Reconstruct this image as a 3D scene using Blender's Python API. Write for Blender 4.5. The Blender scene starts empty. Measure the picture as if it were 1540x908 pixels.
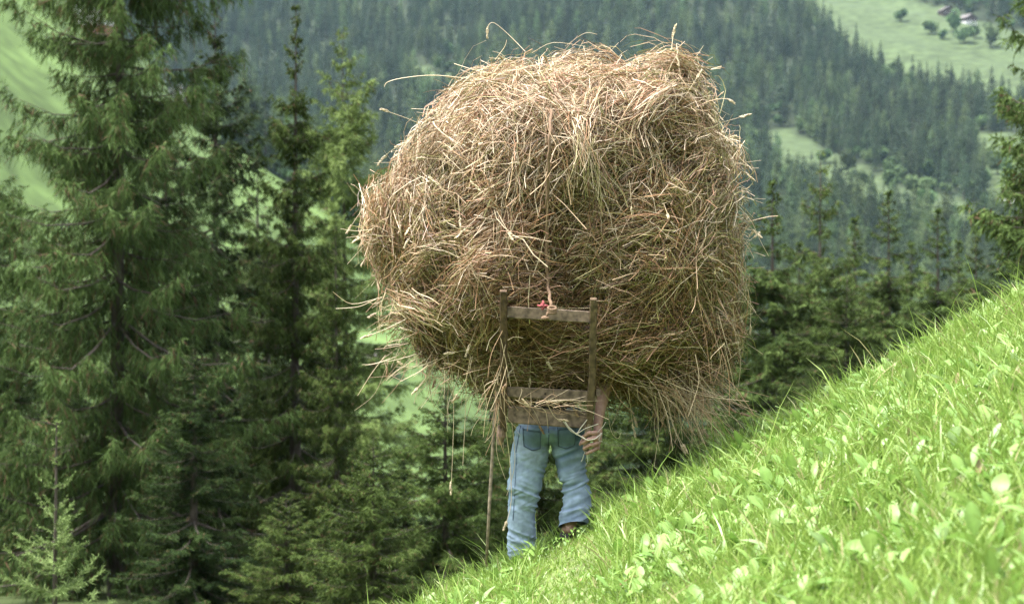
import bpy, bmesh, math
import numpy as np
from mathutils import Vector, Matrix
from mathutils.bvhtree import BVHTree

S = bpy.context.scene
COL = S.collection
R = math.radians

# ------------------------------------------------------------------ camera, sky, sun, exposure
LENS, FX, CX, CY = 85.0, 1540 * 85.0 / 36.0, 770.0, 454.0
cam_d = bpy.data.cameras.new('camera')
cam_d.lens = LENS; cam_d.sensor_width = 36.0
cam_d.clip_start = 0.1; cam_d.clip_end = 8000
cam_d.dof.use_dof = True; cam_d.dof.focus_distance = 16.6; cam_d.dof.aperture_fstop = 3.3
cam = bpy.data.objects.new('camera', cam_d); COL.objects.link(cam)
cam.rotation_euler = (R(90), 0, 0)
S.camera = cam

SUN_EL, SUN_AZ = 70.0, -105.0            # azimuth from +y (forward) clockwise: behind the camera, to the left
w = bpy.data.worlds.new('World'); S.world = w; w.use_nodes = True
nt = w.node_tree; nt.nodes.clear()
sky = nt.nodes.new('ShaderNodeTexSky'); sky.sky_type = 'NISHITA'; sky.sun_disc = False
sky.sun_elevation = R(SUN_EL); sky.sun_rotation = R(SUN_AZ); sky.dust_density = 1.0; sky.air_density = 1.0
hs = nt.nodes.new('ShaderNodeHueSaturation'); hs.inputs['Saturation'].default_value = 0.30
bg = nt.nodes.new('ShaderNodeBackground'); bg.inputs['Strength'].default_value = 0.06
wo = nt.nodes.new('ShaderNodeOutputWorld')
nt.links.new(sky.outputs[0], hs.inputs['Color']); # an overcast sky is about three times as bright overhead as at the horizon
tcw = nt.nodes.new('ShaderNodeTexCoord'); sx_ = nt.nodes.new('ShaderNodeSeparateXYZ'); nt.links.new(tcw.outputs['Generated'], sx_.inputs[0])
mrw = nt.nodes.new('ShaderNodeMapRange'); mrw.inputs['From Min'].default_value = 0.0; mrw.inputs['From Max'].default_value = 1.0
mrw.inputs['To Min'].default_value = 0.55; mrw.inputs['To Max'].default_value = 1.9; nt.links.new(sx_.outputs['Z'], mrw.inputs['Value'])
vm = nt.nodes.new('ShaderNodeVectorMath'); vm.operation = 'SCALE'; nt.links.new(hs.outputs[0], vm.inputs[0]); nt.links.new(mrw.outputs[0], vm.inputs['Scale'])
nt.links.new(vm.outputs[0], bg.inputs['Color'])
nt.links.new(bg.outputs[0], wo.inputs['Surface'])
sl = bpy.data.lights.new('sun', 'SUN'); sl.energy = 1.5; sl.angle = R(18); sl.color = (1.0, 0.98, 0.96)
sun = bpy.data.objects.new('sun', sl); COL.objects.link(sun)
az = R(SUN_AZ); el = R(SUN_EL)
to_sun = Vector((math.sin(az) * math.cos(el), math.cos(az) * math.cos(el), math.sin(el)))
sun.rotation_euler = to_sun.to_track_quat('Z', 'Y').to_euler(); sun.location = (0, 0, 60)
S.view_settings.view_transform = 'Standard'; S.view_settings.look = 'None'
S.view_settings.gamma = 1.0; S.view_settings.exposure = 3.15
S.render.engine = 'CYCLES'
cy = S.cycles
cy.use_denoising = True
try: cy.denoising_input_passes = 'RGB_ALBEDO_NORMAL'; cy.denoising_prefilter = 'NONE'
except Exception: pass
try: cy.denoiser = 'OPENIMAGEDENOISE'
except Exception: pass
cy.sample_clamp_indirect = 3.0; cy.max_bounces = 4; cy.diffuse_bounces = 1; cy.glossy_bounces = 2; cy.transmission_bounces = 3
cy.transparent_max_bounces = 4; cy.volume_bounces = 0
cy.use_adaptive_sampling = True; cy.adaptive_threshold = 0.008
HAZE = 0.000022

# ------------------------------------------------------------------ helpers
def P(px, py, y):
    """point at depth y in front of the lens, given the photograph's measurements"""
    return np.array([(px - CX) / FX * y, y, (CY - py) / FX * y])

def hash3(i, j, k, s):
    h = (i.astype(np.int64) * 374761393 + j.astype(np.int64) * 668265263 + k.astype(np.int64) * 2147483647 + s * 1274126177) & 0xffffffff
    h = ((h ^ (h >> 13)) * 1274126177) & 0xffffffff
    h = h ^ (h >> 16)
    return (h & 0xffff) / 65535.0

def vnoise(p, scale=1.0, seed=0):
    """value noise, -1..1"""
    p = np.asarray(p, float) * scale
    i = np.floor(p).astype(np.int64); f = p - i; f = f * f * (3 - 2 * f)
    r = np.zeros(len(p))
    for dx in (0, 1):
        for dy in (0, 1):
            for dz in (0, 1):
                wt = (f[:, 0] if dx else 1 - f[:, 0]) * (f[:, 1] if dy else 1 - f[:, 1]) * (f[:, 2] if dz else 1 - f[:, 2])
                r += wt * hash3(i[:, 0] + dx, i[:, 1] + dy, i[:, 2] + dz, seed)
    return r * 2 - 1

def nrm(v):
    return v / np.maximum(np.linalg.norm(v, axis=-1, keepdims=True), 1e-9)

def smax(a, b, k):
    h = np.clip(0.5 + 0.5 * (a - b) / k, 0, 1)
    return b + (a - b) * h + k * h * (1 - h)

def mesh_np(name, V, Q=None, T=None, mat=None, col=None, smooth=False):
    """one mesh from numpy arrays: quads Q, triangles T, a colour per vertex"""
    me = bpy.data.meshes.new(name)
    V = np.ascontiguousarray(V, dtype=np.float32)
    Q = np.zeros((0, 4), int) if Q is None else np.asarray(Q)
    T = np.zeros((0, 3), int) if T is None else np.asarray(T)
    nq, n3 = len(Q), len(T)
    me.vertices.add(len(V)); me.vertices.foreach_set('co', V.ravel())
    me.loops.add(nq * 4 + n3 * 3); me.polygons.add(nq + n3)
    me.loops.foreach_set('vertex_index', np.concatenate([Q.ravel(), T.ravel()]).astype(np.int32))
    ls = np.concatenate([np.arange(nq) * 4, nq * 4 + np.arange(n3) * 3]).astype(np.int32)
    me.polygons.foreach_set('loop_start', ls)
    try: me.polygons.foreach_set('loop_total', np.concatenate([np.full(nq, 4), np.full(n3, 3)]).astype(np.int32))
    except Exception: pass
    if col is not None:
        a = me.color_attributes.new('Col', 'FLOAT_COLOR', 'POINT')
        c = np.ones((len(V), 4), np.float32); c[:, :3] = col
        a.data.foreach_set('color', c.ravel())
    me.polygons.foreach_set('use_smooth', np.full(nq + n3, smooth))
    me.update(calc_edges=True); me.validate()
    if mat: me.materials.append(mat)
    return me

def link(name, me, parent=None):
    o = bpy.data.objects.new(name, me); COL.objects.link(o)
    if parent is not None: o.parent = parent
    return o

def tag(o, label=None, cat=None, group=None, kind=None):
    if label: o['label'] = label
    if cat: o['category'] = cat
    if group: o['group'] = group
    if kind: o['kind'] = kind
    return o

def thing(name, label, cat, loc=(0, 0, 0), group=None):
    o = bpy.data.objects.new(name, None); COL.objects.link(o); o.location = loc
    o.empty_display_size = 0.3
    return tag(o, label, cat, group)

class MB:
    """collects quads and triangles for one mesh"""
    wob = 0.0
    def __init__(s): s.V = []; s.Q = []; s.T = []; s.C = []; s.n = 0
    def add(s, V, Q=None, T=None, C=None):
        V = np.asarray(V, float); s.V.append(V)
        if Q is not None and len(Q): s.Q.append(np.asarray(Q) + s.n)
        if T is not None and len(T): s.T.append(np.asarray(T) + s.n)
        s.C.append(np.broadcast_to(np.asarray((1, 1, 1) if C is None else C, float), (len(V), 3)))
        s.n += len(V)
    def mesh(s, name, mat, smooth=False):
        return mesh_np(name, np.concatenate(s.V), np.concatenate(s.Q) if s.Q else None,
                       np.concatenate(s.T) if s.T else None, mat, np.concatenate(s.C), smooth)
    def tube(s, pts, rad, n=8, C=None, ell=None):
        pts = np.asarray(pts, float); rad = np.broadcast_to(np.asarray(rad, float), (len(pts),))
        t = nrm(np.gradient(pts, axis=0))
        ref = np.array([0, 0, 1.0]) if abs(t[:, 2]).mean() < 0.8 else np.array([0, 1.0, 0])
        a = nrm(np.cross(t, ref)); b = np.cross(t, a)
        an = np.arange(n) / n * 2 * math.pi
        V = (pts[:, None] + rad[:, None, None] * (np.cos(an)[None, :, None] * a[:, None] + np.sin(an)[None, :, None] * b[:, None])).reshape(-1, 3)
        Q = []
        for i in range(len(pts) - 1):
            for j in range(n):
                k = (j + 1) % n
                Q.append((i * n + j, i * n + k, (i + 1) * n + k, (i + 1) * n + j))
        V = np.concatenate([V, pts[:1], pts[-1:]]); m = len(pts) * n
        T = [(m, (j + 1) % n, j) for j in range(n)] + [(m + 1, m - n + j, m - n + (j + 1) % n) for j in range(n)]
        s.add(V, Q, T, C)
    def ball(s, c, r, n=10, m=7):
        th = np.linspace(0.02, math.pi - 0.02, m)
        c = np.asarray(c, float); r = np.broadcast_to(np.asarray(r, float), (3,))
        pts = np.array([[c + r * np.array([math.sin(a) * math.cos(b), math.sin(a) * math.sin(b), math.cos(a)]) for b in np.arange(n) / n * 2 * math.pi] for a in th]).reshape(-1, 3)
        Q = [(i * n + j, (i + 1) * n + j, (i + 1) * n + (j + 1) % n, i * n + (j + 1) % n) for i in range(m - 1) for j in range(n)]
        pts = np.concatenate([pts, [c + (0, 0, r[2])], [c - (0, 0, r[2])]]); e = m * n
        T = [(e, j, (j + 1) % n) for j in range(n)] + [(e + 1, e - n + (j + 1) % n, e - n + j) for j in range(n)]
        s.add(pts, Q, T)
    def cap(s, a, b, ra, rb, n=12):
        """tapered capsule from a to b"""
        a = np.asarray(a, float); b = np.asarray(b, float); d = b - a; L = np.linalg.norm(d); d = d / max(L, 1e-9)
        pts = []; rr = []
        for t in (-0.98, -0.8, -0.45): pts.append(a + d * ra * t); rr.append(ra * math.sqrt(1 - t * t))
        for t in np.linspace(0, 1, 5): pts.append(a + d * L * t); rr.append(ra + (rb - ra) * t)
        for t in (0.45, 0.8, 0.98): pts.append(b + d * rb * t); rr.append(rb * math.sqrt(1 - t * t))
        s.tube(pts, rr, n)
    def limb(s, pts, rad, n=12):
        for i in range(len(pts) - 1): s.cap(pts[i], pts[i + 1], rad[i], rad[i + 1], n)
    def box(s, a, b, up, wx, wz, bev=0.004, C=None):
        """squared bar from a to b; wx across, wz along up, chamfered long edges"""
        a = np.asarray(a, float); b = np.asarray(b, float); d = nrm(b - a); up = np.asarray(up, float)
        up = nrm(up - d * np.dot(up, d)); sx = np.cross(d, up)
        hx, hz = wx / 2, wz / 2
        sec = [(-hx + bev, -hz), (hx - bev, -hz), (hx, -hz + bev), (hx, hz - bev), (hx - bev, hz), (-hx + bev, hz), (-hx, hz - bev), (-hx, -hz + bev)]
        nseg = 9; pts = []
        for i in range(nseg):
            t = i / (nseg - 1); k = 1 - (0.06 if i in (0, nseg - 1) else 0)
            for u, v in sec: pts.append(a + (b - a) * t + (sx * u + up * v) * k + s.wob * np.array([math.sin(17 * t + 40 * u + s.n), math.sin(13 * t + 50 * v + 2.1 * s.n), math.sin(23 * t + 31 * (u - v) + s.n)]))
        n = 8; Q = [(i * n + j, i * n + (j + 1) % n, (i + 1) * n + (j + 1) % n, (i + 1) * n + j) for i in range(nseg - 1) for j in range(n)]
        e = nseg * n; pts += [a, b]
        T = [(e, (j + 1) % n, j) for j in range(n)] + [(e + 1, e - n + j, e - n + (j + 1) % n) for j in range(n)]
        s.add(pts, Q, T, C)

# strips: N polylines of K points turned into flat ribbons (sides=2) or little tubes (sides=3)
def strips(Pn, W, rng, sides=2, ref=None):
    N, K, _ = Pn.shape
    t = nrm(np.gradient(Pn, axis=1))
    if ref is None: ref = nrm(rng.normal(size=(N, 3)))
    a = nrm(np.cross(t, ref[:, None, :]))
    if sides == 2:
        V = np.stack([Pn - a * W[..., None], Pn + a * W[..., None]], 2).reshape(-1, 3)
    else:
        b = np.cross(t, a)
        V = np.stack([Pn + (a * math.cos(x) + b * math.sin(x)) * W[..., None] for x in (0, 2.0944, 4.18879)], 2).reshape(-1, 3)
    base = (np.arange(N) * K * sides)[:, None, None]; r = (np.arange(K - 1) * sides)[None, :, None]
    Q = []
    if sides == 2:
        Q = (base + r + np.array([0, 1, 3, 2])[None, None]).reshape(-1, 4)
    else:
        Q = np.concatenate([(base + r + np.array([j, (j + 1) % 3, 3 + (j + 1) % 3, 3 + j])[None, None]).reshape(-1, 4) for j in range(3)])
    return V, Q

# ------------------------------------------------------------------ materials
def mat_new(name):
    m = bpy.data.materials.new(name); m.use_nodes = True; n = m.node_tree
    b = n.nodes['Principled BSDF']; return m, n, b

def mat_attr(name, rough=0.7, transl=0.0, objrand=0.0, spec=0.3, noise=0.0, nscale=6.0):
    """colour from the vertices, an object to object drift in brightness and hue, part of the light passing through"""
    m, n, b = mat_new(name)
    at = n.nodes.new('ShaderNodeVertexColor'); at.layer_name = 'Col'; c = at.outputs['Color']
    if objrand:
        oi = n.nodes.new('ShaderNodeObjectInfo'); mr = n.nodes.new('ShaderNodeMapRange')
        mr.inputs['To Min'].default_value = 1 - objrand; mr.inputs['To Max'].default_value = 1 + objrand
        n.links.new(oi.outputs['Random'], mr.inputs['Value'])
        h = n.nodes.new('ShaderNodeHueSaturation'); n.links.new(c, h.inputs['Color']); n.links.new(mr.outputs[0], h.inputs['Value'])
        mu = n.nodes.new('ShaderNodeMath'); mu.operation = 'MULTIPLY'; mu.inputs[1].default_value = 7.31
        fr = n.nodes.new('ShaderNodeMath'); fr.operation = 'FRACT'; m2 = n.nodes.new('ShaderNodeMapRange')
        m2.inputs['To Min'].default_value = 0.5 - objrand * 0.05; m2.inputs['To Max'].default_value = 0.5 + objrand * 0.05
        n.links.new(oi.outputs['Random'], mu.inputs[0]); n.links.new(mu.outputs[0], fr.inputs[0]); n.links.new(fr.outputs[0], m2.inputs['Value'])
        n.links.new(m2.outputs[0], h.inputs['Hue']); c = h.outputs['Color']
    if noise:
        tc = n.nodes.new('ShaderNodeTexCoord'); nz = n.nodes.new('ShaderNodeTexNoise'); nz.inputs['Scale'].default_value = nscale; nz.inputs['Detail'].default_value = 5
        n.links.new(tc.outputs['Object'], nz.inputs['Vector'])
        m3 = n.nodes.new('ShaderNodeMapRange'); m3.inputs['From Min'].default_value = 0.3; m3.inputs['From Max'].default_value = 0.7
        m3.inputs['To Min'].default_value = 1 - noise; m3.inputs['To Max'].default_value = 1 + noise
        n.links.new(nz.outputs['Fac'], m3.inputs['Value'])
        h2 = n.nodes.new('ShaderNodeHueSaturation'); n.links.new(c, h2.inputs['Color']); n.links.new(m3.outputs[0], h2.inputs['Value']); c = h2.outputs['Color']
    n.links.new(c, b.inputs['Base Color'])
    b.inputs['Roughness'].default_value = rough; b.inputs['Specular IOR Level'].default_value = spec
    if transl:
        tr = n.nodes.new('ShaderNodeBsdfTranslucent'); n.links.new(c, tr.inputs['Color'])
        mx = n.nodes.new('ShaderNodeMixShader'); mx.inputs[0].default_value = transl
        n.links.new(b.outputs[0], mx.inputs[1]); n.links.new(tr.outputs[0], mx.inputs[2])
        n.links.new(mx.outputs[0], n.nodes['Material Output'].inputs['Surface'])
    return m

def mat_noise(name, c1, c2, scale=(8, 8, 8), rough=0.8, bump=0.0, detail=6, c3=None, spec=0.3):
    m, n, b = mat_new(name)
    tc = n.nodes.new('ShaderNodeTexCoord'); mp = n.nodes.new('ShaderNodeMapping'); mp.inputs['Scale'].default_value = scale
    n.links.new(tc.outputs['Object'], mp.inputs['Vector'])
    nz = n.nodes.new('ShaderNodeTexNoise'); nz.inputs['Scale'].default_value = 1.0; nz.inputs['Detail'].default_value = detail; nz.inputs['Roughness'].default_value = 0.62
    n.links.new(mp.outputs[0], nz.inputs['Vector'])
    cr = n.nodes.new('ShaderNodeValToRGB'); cr.color_ramp.elements[0].position = 0.33; cr.color_ramp.elements[1].position = 0.68
    cr.color_ramp.elements[0].color = (*c1, 1); cr.color_ramp.elements[1].color = (*c2, 1)
    if c3: e = cr.color_ramp.elements.new(0.5); e.color = (*c3, 1)
    n.links.new(nz.outputs['Fac'], cr.inputs[0]); n.links.new(cr.outputs[0], b.inputs['Base Color'])
    b.inputs['Roughness'].default_value = rough; b.inputs['Specular IOR Level'].default_value = spec
    if bump:
        bp = n.nodes.new('ShaderNodeBump'); bp.inputs['Strength'].default_value = bump; bp.inputs['Distance'].default_value = 0.01
        n.links.new(nz.outputs['Fac'], bp.inputs['Height']); n.links.new(bp.outputs[0], b.inputs['Normal'])
    return m

M = {}
M['grass'] = mat_attr('grass_blades', 0.4, 0.34, spec=0.4)
M['herb'] = mat_attr('herb_leaves', 0.45, 0.34, spec=0.35, noise=0.12, nscale=30)
M['foliage'] = mat_attr('conifer_needles', 0.6, 0.16, objrand=0.10, spec=0.05)
M['far'] = mat_attr('distant_needles', 0.8, 0.15, objrand=0.42, spec=0.1)
M['bark'] = mat_noise('bark', (0.035, 0.027, 0.02), (0.11, 0.09, 0.072), (9, 9, 2.2), 0.9, 0.6)
M['hay'] = mat_attr('dry_grass_stalks', 0.5, 0.08, spec=0.4)
M['hay_core'] = mat_noise('packed_hay', (0.025, 0.018, 0.009), (0.09, 0.065, 0.03), (60, 60, 60), 0.9, 0.8)  # very dark: shade between the stalks put into the core's colour
M['wood'] = mat_attr('weathered_wood', 0.72, 0, spec=0.25, noise=0.55, nscale=26)
M['ground'] = mat_attr('ground_cover', 0.9, 0, spec=0.1, noise=0.38, nscale=0.11)
M['soil'] = mat_noise('meadow_turf', (0.06, 0.08, 0.02), (0.13, 0.17, 0.045), (3, 3, 3), 0.95, 0.5)

# ------------------------------------------------------------------ terrain
GZ0 = -1.735
def near_z(x, y):
    d = np.maximum(y - 16.6, 0.0)
    drop = 0.36 * (np.sqrt(d * d + 2.4 ** 2) - 2.4)
    lump = 0.035 * np.sin(x * 1.7 + 0.6) * np.sin(y * 0.9) + 0.02 * np.sin(x * 4.1 + y * 2.3)
    return GZ0 + 0.513 * x - 0.0098 * y - drop + lump

_ky = [-60, 30, 60, 75, 150, 300, 500, 800, 1000, 1400, 1800, 2300, 3000]
_kz = [-6.0, -6.2, -6.9, -8.2, -18, -38, -58, -42, 0, 60, 148, 290, 500]
def bench_z(y):
    return sum(np.interp(y + d * np.clip(y / 300, 0.05, 1), _ky, _kz) for d in (-60, -30, 0, 30, 60)) / 5

def terrain(x, y):
    x = np.asarray(x, float); y = np.asarray(y, float)
    b = bench_z(y) + np.clip(x, -400, 400) * 0.02 * np.clip((y - 40) / 300, 0, 1)
    b = b + np.clip(y - 150, 0, 400) / 400 * (5.0 * np.sin(x * 0.021 + 1) * np.sin(y * 0.013) + 2.5 * np.sin(x * 0.05 + y * 0.031))
    u = -x - 75
    g = np.where(u > 0, u * 0.95, u * 0.62)
    yc = y - 845 + 25 * np.sin(x * 0.045) + 14 * np.sin(x * 0.13 + 2)
    sp = -30 + (y - 400) * 0.18 + np.minimum(g, 190) - 0.5 * (np.sqrt(yc * yc + 35 ** 2) + yc)
    sp = sp + 2.6 * np.sin(x * 0.083 + 1) * np.sin(y * 0.027) + 2.2 * np.sin(x * 0.041 - y * 0.017) + 0.9 * np.sin(x * 0.21 + y * 0.05)
    far = smax(b, np.where(y > 250, sp, -300), 6.0)
    n = near_z(np.clip(x, -14, 14), y) - np.maximum(np.abs(x) - 14, 0) * 0.1
    side = np.clip((y - 24) / 40, 0, 1)
    n = np.where(x > 0, n, n)
    back = -6 + np.maximum(-y - 12, 0) * 0.62 + 3 * np.sin(x * 0.03) - 40 * np.clip((y + 12) / 30, 0, 1)  # unseen hill behind the camera, added to block low sky light
    return smax(smax(n, far, 1.2), back, 4.0)

def photo_xy(x, y, z):
    return CX + FX * x / y, CY - FX * z / y

MEADOWS = [  # clearings on the far slope, given as outlines
    [(1210, -40), (1225, 25), (1290, 85), (1400, 134), (1545, 168), (1570, 60), (1440, 20), (1330, -10), (1300, -40)],
    [(1145, 200), (1165, 262), (1300, 318), (1440, 362), (1465, 330), (1340, 272), (1225, 218), (1180, 190)],
    [(1466, 205), (1480, 330), (1570, 330), (1570, 195)],
    [(632, 104), (640, 142), (684, 142), (694, 110)],
    [(1380, 285), (1400, 335), (1500, 345), (1500, 315)],
]
def in_poly(px, py, poly):
    ins = np.zeros(px.shape, bool); n = len(poly)
    for i in range(n):
        x1, y1 = poly[i]; x2, y2 = poly[(i + 1) % n]
        c = ((y1 > py) != (y2 > py)) & (px < (x2 - x1) * (py - y1) / (y2 - y1 + 1e-9) + x1)
        ins ^= c
    return ins
def meadow_mask(x, y, z):
    px, py = photo_xy(x, y, z)
    wob = 14 * vnoise(np.stack([px, py, 0 * px], -1).reshape(-1, 3), 0.03, 5).reshape(px.shape)
    m = np.zeros(px.shape, bool)
    for pl in MEADOWS: m |= in_poly(px + wob, py + wob * 0.6, pl)
    return m

def spur_on(x, y, z):
    return (y > 250) & (y < 900) & (x < 0.02 * y)

def ground_sheet():
    xs = np.concatenate([np.linspace(-900, -40, 110), np.linspace(-39, 39, 60), np.linspace(40, 900, 110)])
    ys = np.concatenate([np.linspace(-420, -45, 26), np.linspace(-40, 22, 30), np.linspace(23.5, 80, 40), np.linspace(85, 500, 60), np.linspace(512, 2500, 170), np.linspace(2540, 2900, 8)])
    X, Y = np.meshgrid(xs, ys); Z = terrain(X, Y) - np.where((Y < 40) & (Y > -2) & (np.abs(X) < 25), 0.05, 0.0)
    V = np.stack([X, Y, Z], -1).reshape(-1, 3); nx = len(xs); ny = len(ys)
    i, j = np.meshgrid(np.arange(ny - 1), np.arange(nx - 1), indexing='ij'); a = (i * nx + j).ravel()
    Q = np.stack([a, a + 1, a + nx + 1, a + nx], -1)
    n1 = vnoise(V * np.array([1, 1, 0]), 1 / 60, 3); n2 = vnoise(V * np.array([1, 1, 0]), 1 / 9, 4)
    mead = np.array([0.076, 0.116, 0.034]) * (1 + 0.22 * n1 + 0.16 * n2)[:, None]
    hay_m = np.array([0.052, 0.072, 0.030]) * (1 + 0.14 * n1 + 0.08 * n2)[:, None]
    fl = np.array([0.022, 0.03, 0.014]) * (1 + 0.3 * n2)[:, None]
    x, y, z = V.T
    yy = np.maximum(y, 5)
    mm = meadow_mask(x, yy, z)
    c = np.where((y > 930)[:, None], np.where(mm[:, None], hay_m, fl), mead)
    right = (y > 60) & (y < 930) & (x > 0.06 * y)
    c = np.where(right[:, None], fl * 1.4, c)
    c = np.where(((y < 75) & (y > 24))[:, None], np.array([0.034, 0.046, 0.016]) * (1 + 0.4 * n2)[:, None], c)
    c = np.where((y < -20)[:, None], fl * 1.6, c)  # dark cover of the added hill behind the camera
    o = link('terrain', mesh_np('terrain', V, Q, None, M['ground'], c, True))
    tag(o, 'valley floor and hillsides of green meadow and dark forest ground', 'hillside', kind='structure')
ground_sheet()

# near slope: the turf under the grass
def turf():
    xs = np.linspace(-7, 9, 120); ys = np.linspace(0.5, 24, 150)
    X, Y = np.meshgrid(xs, ys); V = np.stack([X, Y, near_z(X, Y)], -1).reshape(-1, 3)
    nx, ny = len(xs), len(ys); i, j = np.meshgrid(np.arange(ny - 1), np.arange(nx - 1), indexing='ij'); a = (i * nx + j).ravel()
    o = link('meadow_slope', mesh_np('meadow_slope', V, np.stack([a, a + 1, a + nx + 1, a + nx], -1), None, M['soil'], None, True))
    tag(o, 'steep mown meadow slope rising to the right under the short grass', 'slope', kind='structure')
turf()

# ------------------------------------------------------------------ conifers
UP = np.array([0, 0, 1.0])
def conifer(seed, H, Lmax, base=0.08, power=0.8, nb=150, twig=14.0, tl=0.5, tw=0.035, hang=0.6, sub=3,
            droop=0.25, lift=0.18, cols=((0.03, 0.05, 0.018), (0.07, 0.105, 0.035)), brown=0.06, rt=0.2, gap=0.15, wood=True, spire=0.0, flat=0.0, rnd=0.28, fwd=1.0):
    """returns (crown verts, quads, colours), trunk MB. Branches in loose whorls, twigs along each branch, sprays on each twig"""
    g = np.random.default_rng(seed)
    u = np.sort(g.random(nb)) ** 0.92
    nw = max(int(nb / 6.5), 4); wh = np.round(u * nw) / nw; u = np.where(g.random(nb) < 0.85, wh + g.normal(0, 0.16 / nw, nb), u); u = np.clip(u, 0, 0.999)
    h = base + (0.995 - base) * u
    L = Lmax * np.clip((1 - u), 0.015, 1) ** power * g.uniform(0.55, 1.12, nb)
    L *= np.where(g.random(nb) < gap, 0.45, 1.0) * (1 - spire * np.clip((u - 0.6) / 0.4, 0, 1) * 0.6)
    az = np.arange(nb) * 2.39996 + g.normal(0, 0.35, nb)
    el0 = np.interp(u, [0, 0.5, 1], [-0.12, 0.08, 0.75]) + g.normal(0, 0.09, nb)
    bx = 0.12 * np.sin(np.linspace(0, 3, nb) + seed) * H * 0.03
    O = np.stack([bx, np.zeros(nb), h * H], -1)
    D = np.stack([np.cos(az) * np.cos(el0), np.sin(az) * np.cos(el0), np.sin(el0)], -1)
    K = 8; t = np.linspace(0, 1, K)
    dr = droop * g.uniform(0.6, 1.4, nb) * np.interp(u, [0, 0.75, 1], [1, 0.7, 0.05]); lf = lift * g.uniform(0.5, 1.5, nb)
    zoff = (-dr[:, None] * np.sin(t * math.pi * 0.62)[None] * 1.1 + lf[:, None] * (t ** 3)[None]) * L[:, None]
    B = O[:, None] + D[:, None] * (L[:, None] * t[None])[..., None]; B[..., 2] += zoff
    swg = g.normal(0, 0.06, (nb, 1)) * L[:, None] * (t ** 2)[None]
    side = nrm(np.cross(D, UP)); B += side[:, None] * swg[..., None]
    # twigs
    nt_ = np.maximum((L * twig).astype(int), 5)
    bi = np.repeat(np.arange(nb), nt_); n = len(bi)
    tt = g.uniform(0.04, 1.0, n) ** 0.9; f = tt * (K - 1); i0 = np.minimum(f.astype(int), K - 2); fr = (f - i0)[:, None]
    p0 = B[bi, i0] * (1 - fr) + B[bi, i0 + 1] * fr; T = nrm(B[bi, i0 + 1] - B[bi, i0])
    Sd = nrm(np.cross(T, UP)); sg = np.where(g.random(n) < 0.5, -1.0, 1.0)[:, None]
    hg = hang * g.uniform(0.5, 1.4, n)[:, None]
    d = nrm(Sd * sg * g.uniform(0.25, 0.9, n)[:, None] * (1 - 0.45 * hang) + T * fwd * g.uniform(0.3, 0.9, n)[:, None] - UP * hg + g.normal(0, rnd, (n, 3)))
    ln = tl * g.uniform(0.45, 1.25, n) * np.clip(1.15 - 0.55 * tt, 0.3, 1) * np.clip(L[bi] / Lmax * 2.4, 0.26, 1)
    sag = hang * 0.35
    bcol = g.normal(0, 1, nb)
    cA, cB = np.array(cols[0]), np.array(cols[1])
    out_p, out_w, out_c, out_r = [], [], [], []
    def strip(p, dd, l, wd, cmix, isb, sagv):
        s = np.array([0, 0.5, 1.0])
        q = p[:, None] + dd[:, None] * (l[:, None] * s[None])[..., None]
        q[..., 2] -= sagv * l[:, None] * (s ** 2)[None]
        ww = wd[:, None] * np.array([0.75, 1.0, 0.22])[None]
        c = cA + (cB - cA) * np.clip(cmix, 0, 1.3)[:, None]
        c = np.where(isb[:, None], np.array([0.10, 0.062, 0.036]), c)
        out_p.append(q); out_w.append(ww); out_c.append(np.repeat(c[:, None] * np.array([0.92, 1.0, 1.12])[None, :, None], 3, 1) if False else np.repeat(c[:, None], 3, 1))
        r = nrm(g.normal(size=(len(p), 3)) * (1 - flat) + UP * flat * 2)
        out_r.append(r)
        return q
    mixv = 0.45 + 0.22 * bcol[bi] + g.normal(0, 0.22, n)
    q = strip(p0, d, ln, np.full(n, tw) * g.uniform(0.6, 1.2, n), mixv, g.random(n) < brown, sag)
    for k in range(sub):
        a = g.uniform(0.15, 0.95, n)[:, None]; pp = p0 + d * ln[:, None] * a; pp[:, 2] -= (sag * ln[:, None] * a * a)[:, 0]
        d2 = nrm(d * 0.6 + nrm(np.cross(d, g.normal(size=(n, 3)))) * g.uniform(0.4, 1.0, n)[:, None] - UP * hang * 0.6)
        strip(pp, d2, ln * g.uniform(0.35, 0.7, n), np.full(n, tw * 0.85) * g.uniform(0.6, 1.2, n), mixv + g.normal(0.08, 0.2, n), g.random(n) < brown * 0.7, sag)
    Pn = np.concatenate(out_p); W = np.concatenate(out_w); C = np.concatenate(out_c).reshape(-1, 1, 3)
    V, Q = strips(Pn, W, g, 2, np.concatenate(out_r))
    C = np.repeat(C, 2, 1).reshape(-1, 3)
    mb = MB()
    zz = np.linspace(-0.03, 0.995, 14)
    mb.tube(np.stack([np.interp(zz, h, O[:, 0]), 0 * zz, zz * H], -1), rt * np.clip(1 - zz, 0.02, 1.05) ** 1.15 + 0.010, 10)
    if wood:
        for i in range(nb):
            mb.tube(B[i, ::2] if K % 2 else B[i, [0, 2, 4, 6]], np.array([1, 0.6, 0.32, 0.12]) * (0.010 + 0.008 * L[i]) * rt / 0.2, 4)
    return (V, Q, C), mb

def tree_thing(name, label, cat, loc, meshes, rot=0.0, scale=1.0, group=None):
    o = thing(name, label, cat, loc, group); o.rotation_euler = (0, 0, rot); o.scale = (scale,) * 3 if not isinstance(scale, tuple) else scale
    link('trunk', meshes[0], o); link('crown', meshes[1], o)
    return o
def make_tree(name, **kw):
    (V, Q, C), mb = conifer(**kw)
    return (mb.mesh(name + '_trunk', M['bark']), mesh_np(name + '_crown', V, Q, None, M['foliage'], C, True))

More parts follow.
